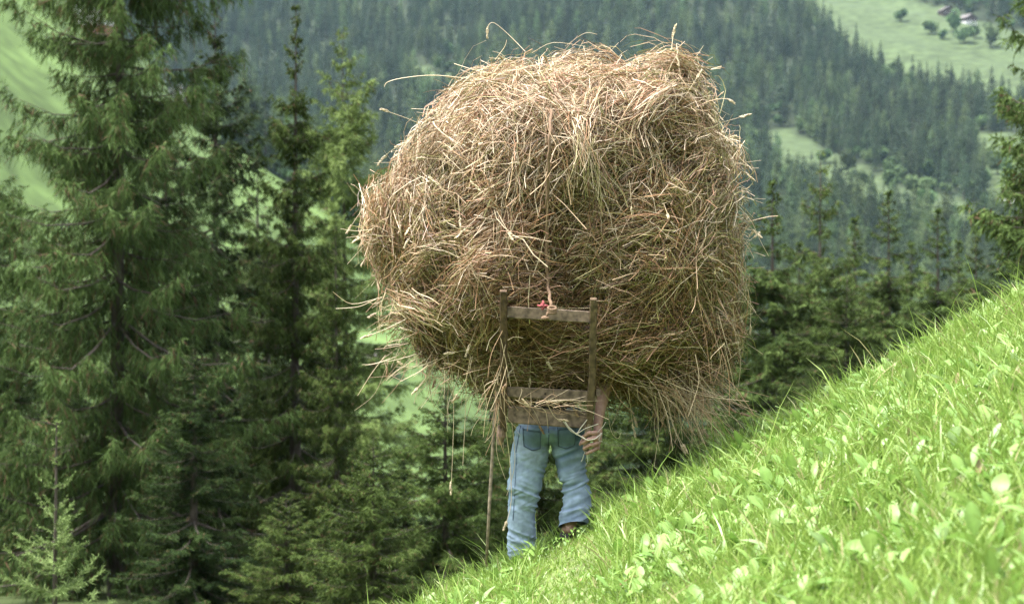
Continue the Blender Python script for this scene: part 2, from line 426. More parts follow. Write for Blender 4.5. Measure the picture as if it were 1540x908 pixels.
LARCH = ((0.038, 0.064, 0.017), (0.090, 0.140, 0.040))
DARK = ((0.016, 0.030, 0.009), (0.046, 0.072, 0.020))
MID = ((0.031, 0.050, 0.012), (0.080, 0.116, 0.028))
YOUNG = ((0.10, 0.15, 0.045), (0.20, 0.27, 0.095))
OLIVE = ((0.042, 0.068, 0.018), (0.105, 0.152, 0.042))
PALE = ((0.115, 0.165, 0.048), (0.21, 0.275, 0.085))
TR = {
    'big': make_tree('pendulous', seed=11, H=25, Lmax=5.2, base=0.03, power=0.55, nb=235, twig=26, tl=0.62, tw=0.014, hang=0.75, sub=9, droop=0.24, lift=0.16, cols=LARCH, brown=0.14, rt=0.25, gap=0.12, rnd=0.34),
    'dark': make_tree('dense', seed=12, H=21, Lmax=4.4, base=0.05, power=0.75, nb=215, twig=22, tl=0.55, tw=0.020, hang=0.6, sub=9, droop=0.32, lift=0.16, cols=DARK, brown=0.05, rt=0.26),
    'spire': make_tree('spire', seed=13, H=22, Lmax=3.5, base=0.05, power=0.80, nb=215, twig=25, tl=0.50, tw=0.020, hang=0.7, sub=9, droop=0.32, lift=0.18, cols=MID, brown=0.07, rt=0.24),
    'pale': make_tree('pale', seed=14, H=24, Lmax=4.6, base=0.10, power=0.60, nb=200, twig=20, tl=0.62, tw=0.024, hang=0.45, sub=8, droop=0.10, lift=0.15, cols=PALE, brown=0.04, rt=0.2),
    'layer': make_tree('layered', seed=15, H=13, Lmax=4.2, base=0.02, power=0.7, nb=180, twig=28, tl=0.48, tw=0.014, hang=0.45, sub=9, droop=0.22, lift=0.10, cols=MID, brown=0.06, rt=0.2, flat=0.15),
    'young': make_tree('young', seed=16, H=5.2, Lmax=1.6, base=0.05, power=1.05, nb=120, twig=75, tl=0.17, tw=0.0045, hang=0.03, sub=6, droop=0.0, lift=0.22, cols=YOUNG, brown=0.02, rt=0.05, spire=0.2, rnd=0.08, fwd=1.6),
    'open': make_tree('open', seed=17, H=23, Lmax=4.0, base=0.16, power=0.62, nb=120, twig=22, tl=0.65, tw=0.024, hang=0.5, sub=8, droop=0.25, lift=0.14, cols=OLIVE, brown=0.08, rt=0.25, gap=0.25),
    'soft': make_tree('soft', seed=18, H=21, Lmax=4.4, base=0.05, power=0.8, nb=200, twig=20, tl=0.62, tw=0.026, hang=0.55, sub=8, droop=0.28, lift=0.14, cols=OLIVE, brown=0.06, rt=0.26),
}
def plant(kind, name, label, cat, px, y, top, H, rot=0.0, wide=1.0, sink=0.25, group=None):
    """a tree rooted on the ground at px and depth y whose tip stands at height `top` of the photo"""
    x = (px - CX) / FX * y; z = float(terrain(np.array([x]), np.array([y]))[0]) - sink
    s = ((CY - top) / FX * y - z) / H
    return tree_thing(name, label, cat, (x, y, z), TR[kind], rot, (s * wide, s * wide, s), group)

plant('big', 'larch_tree', 'huge drooping yellow-green larch that fills the left side, its tip above the picture', 'tree', 180, 58, -520, 25, 0.4, 1.0)
plant('dark', 'spruce_tree', 'dark spruce right behind the huge larch, its ragged tip just under the picture top', 'tree', 322, 66, 10, 21, 1.1, 1.15)
plant('spire', 'spruce_tree', 'slender spruce with a thin spire tip between the dark spruce and the pale larch', 'tree', 445, 61, 5, 22, 2.0, 1.1)
plant('pale', 'larch_tree', 'pale green feathery larch behind the slender spruce, left of the hay', 'tree', 518, 88, 50, 24, 0.3, 1.0)
plant('big', 'larch_tree', 'drooping larch on the left border, only its boughs reaching into the picture', 'tree', -40, 63, 170, 25, 2.6, 1.6)
plant('dark', 'spruce_tree', 'dark spruce low behind the young larch in the lower left', 'tree', 95, 72, 330, 21, 2.6, 1.5)
plant('dark', 'spruce_tree', 'dark bushy spruce low in the gap between the huge larch and the slender spruce', 'tree', 290, 54, 520, 21, 0.2, 1.9)
plant('dark', 'spruce_tree', 'dark spruce filling the space under the slender spruce', 'tree', 405, 70, 330, 21, 3.3, 1.6)
plant('spire', 'spruce_tree', 'leaning-boughed spruce between the slender spruce and the hay, bordering the open meadow', 'tree', 505, 56, 330, 22, 1.2, 1.0)
plant('dark', 'spruce_tree', 'dark spruce half hidden behind the right boughs of the huge larch', 'tree', 250, 76, 150, 21, 5.0, 1.25)
plant('soft', 'spruce_tree', 'green spruce far behind, between the dark ragged-tipped spruce and the slender one', 'tree', 385, 97, 215, 21, 0.8, 1.2)
plant('layer', 'spruce_tree', 'low layered spruce below the open meadow, left of the walking stick', 'tree', 672, 43, 570, 13, 0.0, 1.5)
plant('layer', 'spruce_tree', 'small layered spruce at the bottom, between the slender spruce and the walking stick', 'tree', 560, 38, 655, 13, 2.4, 1.5)
plant('layer', 'spruce_tree', 'low spruce at the bottom under the dark gap beside the young larch', 'tree', 430, 42, 740, 13, 2.0, 1.8)
plant('layer', 'spruce_tree', 'layered spruce behind the legs of the man in jeans', 'tree', 800, 47, 500, 13, 4.1, 1.4)
plant('dark', 'spruce_tree', 'dark dense spruce further back, between the walking stick and the jeans', 'tree', 738, 66, 575, 21, 1.9, 2.4)
plant('dark', 'spruce_tree', 'dark dense spruce further back, behind the fist and the right leg', 'tree', 905, 70, 545, 21, 0.9, 2.4)
plant('dark', 'spruce_tree', 'dark low spruce just below the open meadow gap', 'tree', 610, 60, 668, 21, 4.0, 2.6)
plant('layer', 'spruce_tree', 'dark layered spruce under the hanging right corner of the hay', 'tree', 985, 50, 470, 13, 1.2, 1.5)
plant('young', 'larch_sapling', 'light green young larch alone in the lower left corner', 'young tree', 85, 30, 632, 5.2, 0.0, 1.1)
plant('soft', 'spruce_tree', 'bushy spruce close to the right edge of the hay', 'tree', 1165, 66, 270, 21, 3.0, 1.5)
plant('open', 'spruce_tree', 'tall open spruce with its bare trunk showing, right of the hay', 'tree', 1232, 76, 228, 23, 0.5, 1.15)
plant('soft', 'spruce_tree', 'lighter slim spruce halfway between the open spruce and the right edge', 'tree', 1335, 92, 285, 21, 0.9, 1.5)
plant('soft', 'spruce_tree', 'regular cone-shaped dark spruce in the row above the grass crest', 'tree', 1408, 84, 312, 21, 0.6, 1.6)
plant('spire', 'spruce_tree', 'narrow dark spruce next to the cone-shaped one in the row above the crest', 'tree', 1468, 80, 345, 22, 1.7, 1.7)
plant('dark', 'spruce_tree', 'broad dark spruce at the right edge, just above the grass crest', 'tree', 1538, 62, 285, 21, 4.4, 1.5)
plant('open', 'spruce_tree', 'yellow-green spruce reaching in from the right edge, taller than the picture', 'tree', 1562, 47, -150, 23, 2.2, 0.95)
plant('spire', 'spruce_tree', 'spruce whose top shows between the hay and the bushy spruce', 'tree', 1112, 74, 325, 22, 0.1, 1.6)
plant('layer', 'spruce_tree', 'dark spruce filling the gap under the open spruce at the crest', 'tree', 1275, 64, 420, 13, 5.1, 1.7)
plant('soft', 'spruce_tree', 'stocky green spruce behind the gap between the open spruce and the slim lighter one', 'tree', 1288, 118, 325, 21, 2.2, 1.7)
plant('soft', 'spruce_tree', 'green spruce behind, between the slim lighter one and the cone-shaped one', 'tree', 1372, 125, 362, 21, 3.9, 1.5)
plant('soft', 'spruce_tree', 'green spruce top showing behind the narrow dark one in the row above the crest', 'tree', 1440, 128, 360, 21, 5.3, 1.5)
plant('soft', 'spruce_tree', 'green spruce at the back between the bushy one and the open one', 'tree', 1200, 122, 362, 21, 0.7, 1.5)

# ------------------------------------------------------------------ the distant wood
def far_proto(seed, kind):
    if kind == 'broad':
        g = np.random.default_rng(seed); n = 650
        c = g.normal(size=(9, 3)) * np.array([1.6, 1.6, 1.9]) + np.array([0, 0, 6.5]); r = g.uniform(2.0, 3.4, 9)
        k = g.integers(0, 9, n); d = nrm(g.normal(size=(n, 3))); p = c[k] + d * (r[k] * g.uniform(0.7, 1.05, n))[:, None]
        p = p[p[:, 2] > 1.2]; n = len(p); dd = nrm(g.normal(size=(n, 3))); l = g.uniform(0.8, 1.5, n)
        q = p[:, None] + dd[:, None] * (l[:, None] * np.array([-0.5, 0, 0.5])[None])[..., None]
        W = np.repeat(np.array([[0.25, 0.5, 0.2]]), n, 0)
        V, Q = strips(q, W, g); cc = np.array([0.085, 0.13, 0.052]) * g.uniform(0.75, 1.25, n)[:, None]
        C = np.repeat(cc, 6, 0); mb = MB(); mb.tube([(0, 0, -1), (0, 0, 4), (0.2, 0, 7)], [0.3, 0.24, 0.1], 5)
    else:
        cols = {'spruce': ((0.036, 0.058, 0.032), (0.080, 0.112, 0.058)), 'larch': ((0.072, 0.110, 0.046), (0.122, 0.17, 0.072))}[kind]  # paler and bluer than near needles, some haze put into the colour
        (V, Q, C), mb = conifer(seed=seed, H=24, Lmax=4.3 if kind == 'spruce' else 5.0, base=0.12, power=0.75 if kind == 'spruce' else 0.6, nb=95, twig=5.0, tl=1.3, tw=0.13,
                                hang=0.6, sub=2, droop=0.25, lift=0.1, cols=cols, brown=0.0, rt=0.24, wood=False)
    Vt = np.concatenate(mb.V); Qt = np.concatenate(mb.Q); Tt = np.concatenate(mb.T)
    n0 = len(V); V = np.concatenate([V, Vt]); C = np.concatenate([C, np.broadcast_to(np.array([0.11, 0.09, 0.075]), (len(Vt), 3))])
    return mesh_np('distant_' + kind, V, np.concatenate([Q, Qt + n0]), Tt + n0, M['far'], C, True)
PROTO = {'spruce': [far_proto(s, 'spruce') for s in (31, 32, 33)], 'larch': [far_proto(s, 'larch') for s in (41, 42)], 'broad': [far_proto(s, 'broad') for s in (51, 52)]}

def distant_wood():
    g = np.random.default_rng(77); pts = []
    # forest on the far slope
    def scatter(x0, x1, y0, y1, n):
        return g.uniform(x0, x1, n), g.uniform(y0, y1, n)
    n = 25000; y = 930 + (2480 - 930) * g.random(n) ** 0.8; x = g.uniform(-0.30, 0.30, n) * y
    z = terrain(x, y); keep = ~meadow_mask(x, y, z); x, y, z = x[keep], y[keep], z[keep]
    keep = g.random(len(x)) < np.interp(y, [930, 1400, 2500], [0.8, 0.7, 0.55]); x, y, z = x[keep], y[keep], z[keep]
    # wood down in the valley on the right
    n = 4200; y2 = g.uniform(430, 930, n); x2 = g.uniform(0.05, 0.34, n) * y2; z2 = terrain(x2, y2)
    k2 = g.random(n) < np.interp(y2, [120, 900], [0.25, 0.9]); x2, y2, z2 = x2[k2], y2[k2], z2[k2]
    # larches on the shoulder of the left hill
    n = 380; y3 = g.uniform(800, 890, n); x3 = (-0.02 - 0.115 * g.random(n) ** 1.7) * y3; z3 = terrain(x3, y3)
    x = np.concatenate([x, x2, x3]); y = np.concatenate([y, y2, y3]); z = np.concatenate([z, z2, z3])
    n = len(x); zone = np.concatenate([np.zeros(len(x) - len(x2) - len(x3)), np.ones(len(x2)), np.full(len(x3), 2)])
    px, py = photo_xy(x, y, z)
    mix = vnoise(np.stack([x, y, 0 * x], -1), 1 / 90, 9) + 0.7 * g.normal(size=n)
    kind = np.where(mix > np.interp(y, [900, 1250, 1500], [0.2, 0.45, 0.8]), 1, 0)                                    # 0 spruce, 1 larch, 2 broadleaf
    # broadleaf thickets along the rims of the clearings
    rim = np.zeros(n, bool)
    for dx, dy in ((0, 26), (0, -22), (26, 0), (-26, 0)):
        m = np.zeros(n, bool)
        for pl in MEADOWS: m |= in_poly(px + dx, py + dy, pl)
        rim |= m
    kind = np.where(rim & (g.random(n) < 0.35) & (zone == 0), 2, kind); kind = np.where(zone == 2, np.where(g.random(n) < 0.6, 1, np.where(g.random(n) < 0.5, 2, 0)), kind)
    sc = g.uniform(0.62, 1.22, n) * np.where(kind == 2, 0.85, 1.0) * np.where(zone == 2, 1.05, 1.0)
    # a few bushes out on the clearings
    bx = []
    for (u, v) in ((1355, 33), (1400, 52), (1418, 60), (1436, 50), (1450, 66), (1466, 58), (1490, 72), (1240, 246), (1275, 262), (1300, 280), (1340, 292), (1500, 262), (1515, 275), (1492, 250), (1378, 300), (1395, 312)):
        yy = np.linspace(960, 2500, 800); xx = (u - CX) / FX * yy; zz = terrain(xx, yy); _, vv = photo_xy(xx, yy, zz)
        k = int(np.argmin(np.abs(vv - v))); bx.append((xx[k], yy[k], zz[k]))
    bx = np.array(bx)
    x = np.concatenate([x, bx[:, 0]]); y = np.concatenate([y, bx[:, 1]]); z = np.concatenate([z, bx[:, 2]])
    kind = np.concatenate([kind, np.full(len(bx), 2)]); sc = np.concatenate([sc, g.uniform(0.8, 1.5, len(bx))]); zone = np.concatenate([zone, np.full(len(bx), 3)])
    n = len(x); rot = g.uniform(0, 6.28, n); var = g.integers(0, 6, n)
    ht = np.where(kind == 2, 10.0, 24.0) * sc
    px, py = photo_xy(x, y, z); top = CY - FX * (z + ht) / y
    # which ones show: walk outwards, keep the skyline reached so far in columns
    order = np.argsort(y); nb_ = 400; edge = np.full(nb_, 1e9); vis = np.zeros(n)
    crest = lambda p: np.interp(p, [600, 1540, 1700], [905, 430, 350])
    for i in order:
        p = px[i]
        if not (-10 < p < 1550): continue
        hw = max(int(2.6 * sc[i] * FX / y[i] / 4 * 0.7), 0); c = int(p / 1540 * (nb_ - 1)); a, b = max(c - hw, 0), min(c + hw, nb_ - 1)
        low = np.minimum(edge[a:b + 1], crest(p)); gain = np.clip(low - top[i], 0, py[i] - top[i]).mean()
        vis[i] = gain * (2 * hw + 1)
        edge[a:b + 1] = np.minimum(edge[a:b + 1], top[i] + 10)
    hidden = (px < 300) | ((px > 560) & (px < 1115) & (top > 85)) | ((px > 300) & (px < 480) & (top > 90))
    hidden |= ((px > 1120) & (px < 1290) & (top > 330)) | (top > crest(px) - 60) | ((px > 1370) & (top > 370))
    score = np.where(hidden, 0, vis); score[(top < -6) | (px < 5) | (px > 1535)] *= 0.2
    score[zone == 3] += 1e6
    best = np.argsort(-score)[:290]; best = best[score[best] > 0]
    single = np.zeros(n, bool); single[best] = True
    names = {0: 'spruce_tree', 1: 'larch_tree', 2: 'broadleaf_tree'}
    for i in best:
        kk = int(kind[i]); pr = PROTO[('spruce', 'larch', 'broad')[kk]]; me = pr[int(var[i]) % len(pr)]
        o = link(names[kk], me); o.location = (x[i], y[i], z[i]); o.rotation_euler = (0, 0, rot[i]); o.scale = (sc[i],) * 3
        if zone[i] == 3: tag(o, 'round broadleaf tree out on a pale clearing of the far slope', 'tree', 'bushes on the far clearings')
        elif zone[i] == 2: tag(o, ('dark spruce', 'pale larch', 'rounded broadleaf tree')[kk] + ' in the stand on the shoulder of the left hill', 'tree', ('spruces', 'larches', 'broadleaf trees')[kk] + ' on the left hill shoulder')
        elif zone[i] == 1: tag(o, ('dark spruce', 'lighter green larch', '')[kk] + ' in the valley wood right of the hay', 'tree', ('spruces', 'larches', '')[kk] + ' of the valley wood')
        else: tag(o, ('dark blue-green spruce', 'lighter grey-green larch', 'rounded broadleaf tree')[kk] + ' in the forest on the far slope', 'tree', ('spruces', 'larches', 'broadleaf trees')[kk] + ' of the far slope')
    # the rest of the wood as one mass
    rest = np.where(~single)[0]
    me = bpy.data.meshes.new('forest'); me.vertices.add(len(rest)); me.vertices.foreach_set('co', np.stack([x, y, z], -1)[rest].astype(np.float32).ravel())
    for nm, tp, arr in (('sc', 'FLOAT', sc[rest]), ('rot', 'FLOAT', rot[rest]), ('kd', 'INT', np.where(kind[rest] == 0, var[rest] % 3, np.where(kind[rest] == 1, 3 + var[rest] % 2, 5 + var[rest] % 2)))):
        a = me.attributes.new(nm, tp, 'POINT'); a.data.foreach_set('value', np.asarray(arr, np.float32 if tp == 'FLOAT' else np.int32))
    o = link('forest', me); tag(o, 'dense conifer forest covering the far slope and the valley', 'forest', kind='stuff')
    pc = bpy.data.collections.new('distant_tree_kinds')
    for k, pm in enumerate(PROTO['spruce'] + PROTO['larch'] + PROTO['broad']):
        q = bpy.data.objects.new('kind_%02d' % k, pm); pc.objects.link(q)
    ng = bpy.data.node_groups.new('wood', 'GeometryNodeTree')
    ng.interface.new_socket('Geometry', in_out='INPUT', socket_type='NodeSocketGeometry'); ng.interface.new_socket('Geometry', in_out='OUTPUT', socket_type='NodeSocketGeometry')
    N = ng.nodes; gi = N.new('NodeGroupInput'); go = N.new('NodeGroupOutput'); ip = N.new('GeometryNodeInstanceOnPoints'); ci = N.new('GeometryNodeCollectionInfo')
    ci.inputs['Collection'].default_value = pc; ci.inputs['Separate Children'].default_value = True; ci.inputs['Reset Children'].default_value = True
    ip.inputs['Pick Instance'].default_value = True
    def attr(nm, tp):
        a = N.new('GeometryNodeInputNamedAttribute'); a.data_type = tp; a.inputs['Name'].default_value = nm; return a.outputs['Attribute']
    cx_ = N.new('ShaderNodeCombineXYZ'); ng.links.new(attr('rot', 'FLOAT'), cx_.inputs['Z'])
    l = ng.links; l.new(gi.outputs[0], ip.inputs['Points']); l.new(ci.outputs[0], ip.inputs['Instance']); l.new(attr('kd', 'INT'), ip.inputs['Instance Index'])
    l.new(cx_.outputs[0], ip.inputs['Rotation']); l.new(attr('sc', 'FLOAT'), ip.inputs['Scale']); l.new(ip.outputs[0], go.inputs[0])
    md = o.modifiers.new('wood', 'NODES'); md.node_group = ng
distant_wood()

# ------------------------------------------------------------------ farm buildings and the meadow fence
M['white_wall'] = mat_noise('limewashed_wall', (0.55, 0.54, 0.50), (0.78, 0.77, 0.73), (2, 2, 2), 0.85)
M['dark_wood'] = mat_noise('dark_boards', (0.035, 0.025, 0.018), (0.10, 0.075, 0.055), (6, 6, 1.2), 0.85, 0.3)
M['roof'] = mat_noise('shingle_roof', (0.075, 0.065, 0.06), (0.17, 0.15, 0.14), (3, 3, 3), 0.9, 0.3)
M['red_wood'] = mat_noise('red_stained_boards', (0.16, 0.05, 0.03), (0.26, 0.09, 0.05), (4, 4, 2), 0.8)
M['glass'] = mat_noise('window_glass', (0.02, 0.025, 0.03), (0.05, 0.06, 0.07), (1, 1, 1), 0.15, spec=0.6)
def cuboid(mb, x0, x1, y0, y1, z0, z1):
    v = [(x, y, z) for z in (z0, z1) for y in (y0, y1) for x in (x0, x1)]
    mb.add(v, [(0, 2, 3, 1), (4, 5, 7, 6), (0, 1, 5, 4), (2, 6, 7, 3), (0, 4, 6, 2), (1, 3, 7, 5)])
def solid(name, mat, parent, *boxes):
    mb = MB()
    for b in boxes: cuboid(mb, *b)
    return link(name, mb.mesh(name, mat), parent)
def house(name, label, px, py, y, wd, dp, hl, hu, rot, low, up, balcony=False, group=None):
    x = (px - CX) / FX * y
    if py is None: z = float(terrain(np.array([x]), np.array([y]))[0])
    else:
        yy = np.linspace(y * 0.7, y * 1.3, 600); xx = (px - CX) / FX * yy; zz = terrain(xx, yy); k = int(np.argmin(np.abs(CY - FX * zz / yy - py)))
        x, y, z = xx[k], yy[k], zz[k]
    o = thing(name, label, 'building', (x, y, z - 0.6), group); o.rotation_euler = (0, 0, rot)
    solid('plinth', low, o, (-wd / 2, wd / 2, -dp / 2, dp / 2, -3, hl))
    mb = MB(); h = hl + hu; rg = wd * 0.27; a = wd / 2 + 0.12; d = dp / 2 + 0.12
    V = [(-a, -d, hl + 0.003), (a, -d, hl + 0.003), (a, -d, h), (0, -d, h + rg), (-a, -d, h), (-a, d, hl + 0.003), (a, d, hl + 0.003), (a, d, h), (0, d, h + rg), (-a, d, h)]
    mb.add(V, [(0, 5, 6, 1), (1, 6, 7, 2), (0, 4, 9, 5), (0, 1, 2, 4), (5, 9, 7, 6)], [(2, 3, 4), (7, 9, 8)])
    link('upper_wall', mb.mesh('upper_wall', up), o)
    ov = 1.1; rt = 0.28; mb = MB(); sl_ = rg / (wd / 2)
    for s in (-1, 1):
        e = s * (wd / 2 + ov); ez = h - ov * sl_
        V = [(0, -d - ov, h + rg + 0.05), (e, -d - ov, ez + 0.05), (e, d + ov, ez + 0.05), (0, d + ov, h + rg + 0.05)]
        V += [(p[0], p[1], p[2] + rt) for p in V]
        mb.add(V, [(0, 1, 2, 3), (4, 7, 6, 5), (0, 4, 5, 1), (1, 5, 6, 2), (2, 6, 7, 3)])
    rf = link('roof', mb.mesh('roof', M['roof']), o)
    solid('chimney', M['white_wall'], rf, (wd * 0.15, wd * 0.15 + 0.8, 1, 1.8, h + 0.2, h + rg + 0.9))
    for i in range(3):
        cx = (-1 + i) * wd * 0.28
        f = solid('window', M['white_wall'], o, (cx - 0.55, cx + 0.55, -d - 0.06, -d + 0.05, hl + 0.7, hl + 1.9)); solid('pane', M['glass'], f, (cx - 0.42, cx + 0.42, -d - 0.08, -d - 0.055, hl + 0.83, hl + 1.77))
        f = solid('window', M['dark_wood'], o, (cx - 0.55, cx + 0.55, -dp / 2 - 0.07, -dp / 2 + 0.05, hl - 1.9, hl - 0.7)); solid('pane', M['glass'], f, (cx - 0.42, cx + 0.42, -dp / 2 - 0.09, -dp / 2 - 0.065, hl - 1.77, hl - 0.83))
    if balcony:
        solid('balcony', M['dark_wood'], o, (-a, a, -d - 1.2, -d - 0.12, hl - 0.16, hl - 0.02), (-a, a, -d - 1.2, -d - 1.1, hl, hl + 0.95))
    return o
house('farmhouse', 'dark wooden farmhouse with white plinth on the top left meadow, the left one of two', 72, 30, 800, 16, 12, 2.6, 6.5, 0.35, M['white_wall'], M['dark_wood'], True)
house('farmhouse', 'farmhouse with white wall and red boarded base behind the larch, lower of two', 138, 54, 780, 13, 11, 3.4, 4.5, -0.3, M['red_wood'], M['white_wall'])
house('cottage', 'tiny white gabled chapel glimpsed between the larch and the dark spruce', 266, 64, 820, 4.4, 6, 2.6, 2.2, 0.0, M['white_wall'], M['white_wall'])  # just a small gabled house
house('farmhouse', 'small brown-roofed chalet with white wall high on the far clearing', 1455, 36, 2200, 12, 10, 2.2, 3.0, 0.5, M['white_wall'], M['dark_wood'])
house('barn', 'dark wooden barn beside the chalet high on the far clearing', 1424, 24, 2260, 13, 11, 2.0, 3.0, 0.2, M['dark_wood'], M['dark_wood'])
house('hut', 'small brown hut on the meadow between the slender spruce and the hay', 575, 556, 640, 6.5, 5, 1.6, 2.0, 0.3, M['dark_wood'], M['red_wood'])
house('barn', 'weathered grey barn at the right picture edge behind the spruce branches', 1530, 300, 1380, 16, 11, 2.2, 3.4, 0.6, M['white_wall'], M['dark_wood'])

def meadow_fence():
    mb0 = thing('wire_fence', 'thin wire fence with wooden posts crossing the meadow left of the hay', 'fence', (0, 0, 0))
    tops = []
    for i in range(9):
        px = 520 + i * 22; yy = np.linspace(420, 800, 500); xx = (px - CX) / FX * yy; zz = terrain(xx, yy); k = int(np.argmin(np.abs(CY - FX * zz / yy - (571 - i * 1.2))))
        p = np.array([xx[k], yy[k], zz[k]]); mb = MB(); mb.tube([p - UP * 0.5, p + UP * 0.6, p + UP * 1.5], [0.10, 0.10, 0.09], 7); link('post', mb.mesh('post', M['dark_wood']), mb0); tops.append(p)
    for h in (0.7, 1.3):
        mb = MB(); mb.tube([t + UP * h for t in tops], 0.03, 5); link('wire', mb.mesh('wire', M['roof']), mb0)
meadow_fence()

# ------------------------------------------------------------------ grass and herbs on the near slope
def grass():
    g = np.random.default_rng(5)
    def pts(n, x0, x1, y0, y1):
        x = g.uniform(x0, x1, n); y = g.uniform(y0, y1, n); return x, y
    X, Y = [], []
    for n, a in ((165000, (-1.6, 5.2, 6.0, 20.0)), (24000, (-5, 8, 3.0, 22.5)), (16000, (-1.5, 4.4, 15.6, 18.6))):
        x, y = pts(n, *a); X.append(x); Y.append(y)
    x = np.concatenate(X); y = np.concatenate(Y)
    dens = vnoise(np.stack([x, y, 0 * x], -1), 1.6, 21) * 0.5 + vnoise(np.stack([x, y, 0 * x], -1), 5, 22) * 0.5
    k = g.random(len(x)) < 0.75 + 0.45 * dens; x, y, dens = x[k], y[k], dens[k]; n = len(x)
    z = near_z(x, y)
    h = g.gamma(5, 0.0225, n) * (1 + 0.35 * dens) + 0.025; h = np.where(g.random(n) < 0.012, h * 1.7 + 0.05, h)
    h = h * np.where((np.abs(x - 0.0236 * y) < 0.19) & (y > 12.0) & (y < 17.6), np.interp(y, [12, 15], [0.7, 0.25]), 1.0)
    th = g.uniform(0, 6.283, n); lean = np.abs(g.normal(0.22, 0.25, n)); bend = g.uniform(0.05, 0.8, n)
    dx, dy = np.cos(th), np.sin(th)
    t = np.array([0, 0.35, 0.7, 1.0])[None]
    off = (lean[:, None] * t + bend[:, None] * t ** 2.2) * h[:, None] * 0.75
    zz = h[:, None] * (t - 0.28 * bend[:, None] * t ** 2.4)
    Pn = np.stack([x[:, None] + dx[:, None] * off, y[:, None] + dy[:, None] * off, z[:, None] - 0.01 + zz], -1)
    wd = g.uniform(0.0018, 0.0056, n)[:, None] * np.array([0.9, 1.0, 0.75, 0.08])[None]
    V, Q = strips(Pn, wd, g, 2, np.stack([dx * 0 + g.normal(0, 0.5, n), g.normal(0, 0.5, n), np.ones(n) * 0.3], -1))
    c1 = np.array([0.15, 0.255, 0.036]); c2 = np.array([0.275, 0.375, 0.085]); m = np.clip(0.5 + 0.3 * dens + g.normal(0, 0.3, n), 0, 1.2)[:, None]
    c = c1 + (c2 - c1) * m
    c = np.where((g.random(n) < 0.07)[:, None], np.array([0.36, 0.33, 0.15]), c)
    C = np.repeat(c, 8, 0)
    o = link('grass', mesh_np('grass', V, Q, None, M['grass'], C, True)); tag(o, 'bright fresh green short grass covering the mown slope', 'grass', kind='stuff')
    # broad leaves: dock, dandelion, plantain; clover
    n = 21000; x = g.uniform(-1.8, 5.2, n); y = g.uniform(5.6, 19, n)
    cl = vnoise(np.stack([x, y, 0 * x], -1), 1.3, 30) + 0.6 * vnoise(np.stack([x, y, 0 * x], -1), 4, 31)
    k = g.random(n) < 0.62 + 0.6 * cl; x, y = x[k], y[k]; n = len(x)
    x2 = g.uniform(-5, 8, 1500); y2 = g.uniform(3, 22, 1500); x = np.concatenate([x, x2]); y = np.concatenate([y, y2]); n = len(x)
    z = near_z(x, y); th = g.uniform(0, 6.283, n); L = np.minimum(g.gamma(6, 0.0138, n), 0.125); L = np.where((np.abs(x - 0.0236 * y) < 0.22) & (y > 12.5) & (y < 17.6), 0.03, L); rise = g.uniform(0.55, 1.42, n); stalk = g.uniform(0.0, 0.09, n)
    D = np.stack([np.cos(th) * np.cos(rise), np.sin(th) * np.cos(rise), np.sin(rise)], -1); Sd = np.stack([-np.sin(th), np.cos(th), 0 * th], -1)
    roll = g.normal(0, 0.35, n); Nn = nrm(np.cross(Sd, D)); Nn = np.where(Nn[:, 2:] < 0, -Nn, Nn)
    S2 = Sd * np.cos(roll)[:, None] + Nn * np.sin(roll)[:, None]; N2 = nrm(np.cross(D, S2)); N2 = np.where(N2[:, 2:] < 0, -N2, N2)
    wr = g.uniform(0.15, 0.32, n) * L
    prof = np.array([0.14, 0.62, 0.95, 1.0, 0.78, 0.22]); tt = np.linspace(0, 1, 6)
    crv = g.uniform(0.2, 1.1, n); cup = g.uniform(0.1, 0.4, n)
    rows = []
    base = np.stack([x, y, z + 0.01], -1) + D * 0.2 * stalk[:, None] + UP * stalk[:, None]
    for a, pr in zip(tt, prof):
        c0 = base + D * (a * L)[:, None] - N2 * (crv * a * a * L * 0.7)[:, None]
        wv = (0.10 * np.sin(a * 9 + th * 3) * wr)[:, None]
        e = S2 * (pr * wr)[:, None]; lft = N2 * (cup * pr * wr)[:, None]
        rows.append(np.stack([c0 - e + lft + N2 * wv, c0, c0 + e + lft - N2 * wv], 1))
    V = np.stack(rows, 1).reshape(-1, 3)
    b0 = (np.arange(n) * 18)[:, None]
    q = np.array([[r * 3 + s, r * 3 + s + 1, r * 3 + s + 4, r * 3 + s + 3] for r in range(5) for s in (0, 1)])
    Q = (b0[:, :, None] + q[None]).reshape(-1, 4)
    ca = np.array([0.115, 0.215, 0.034]); cb = np.array([0.20, 0.30, 0.075]); m = np.clip(g.normal(0.5, 0.35, n), 0, 1.2)[:, None]; c = ca + (cb - ca) * m
    c = np.where((g.random(n) < 0.05)[:, None], np.array([0.23, 0.33, 0.13]), c); c = np.where((g.random(n) < 0.006)[:, None], np.array([0.26, 0.20, 0.09]), c)  # a few leaves pale, sky sheen put into their colour; some browned
    C = np.repeat(c[:, None], 18, 1) * np.tile(np.array([1, 1.25, 1]), 6)[None, :, None]
    o = link('meadow_herbs', mesh_np('meadow_herbs', V, Q, None, M['herb'], C.reshape(-1, 3), True)); tag(o, 'broad light green leaves of meadow herbs among the short grass', 'plants', kind='stuff')
grass()

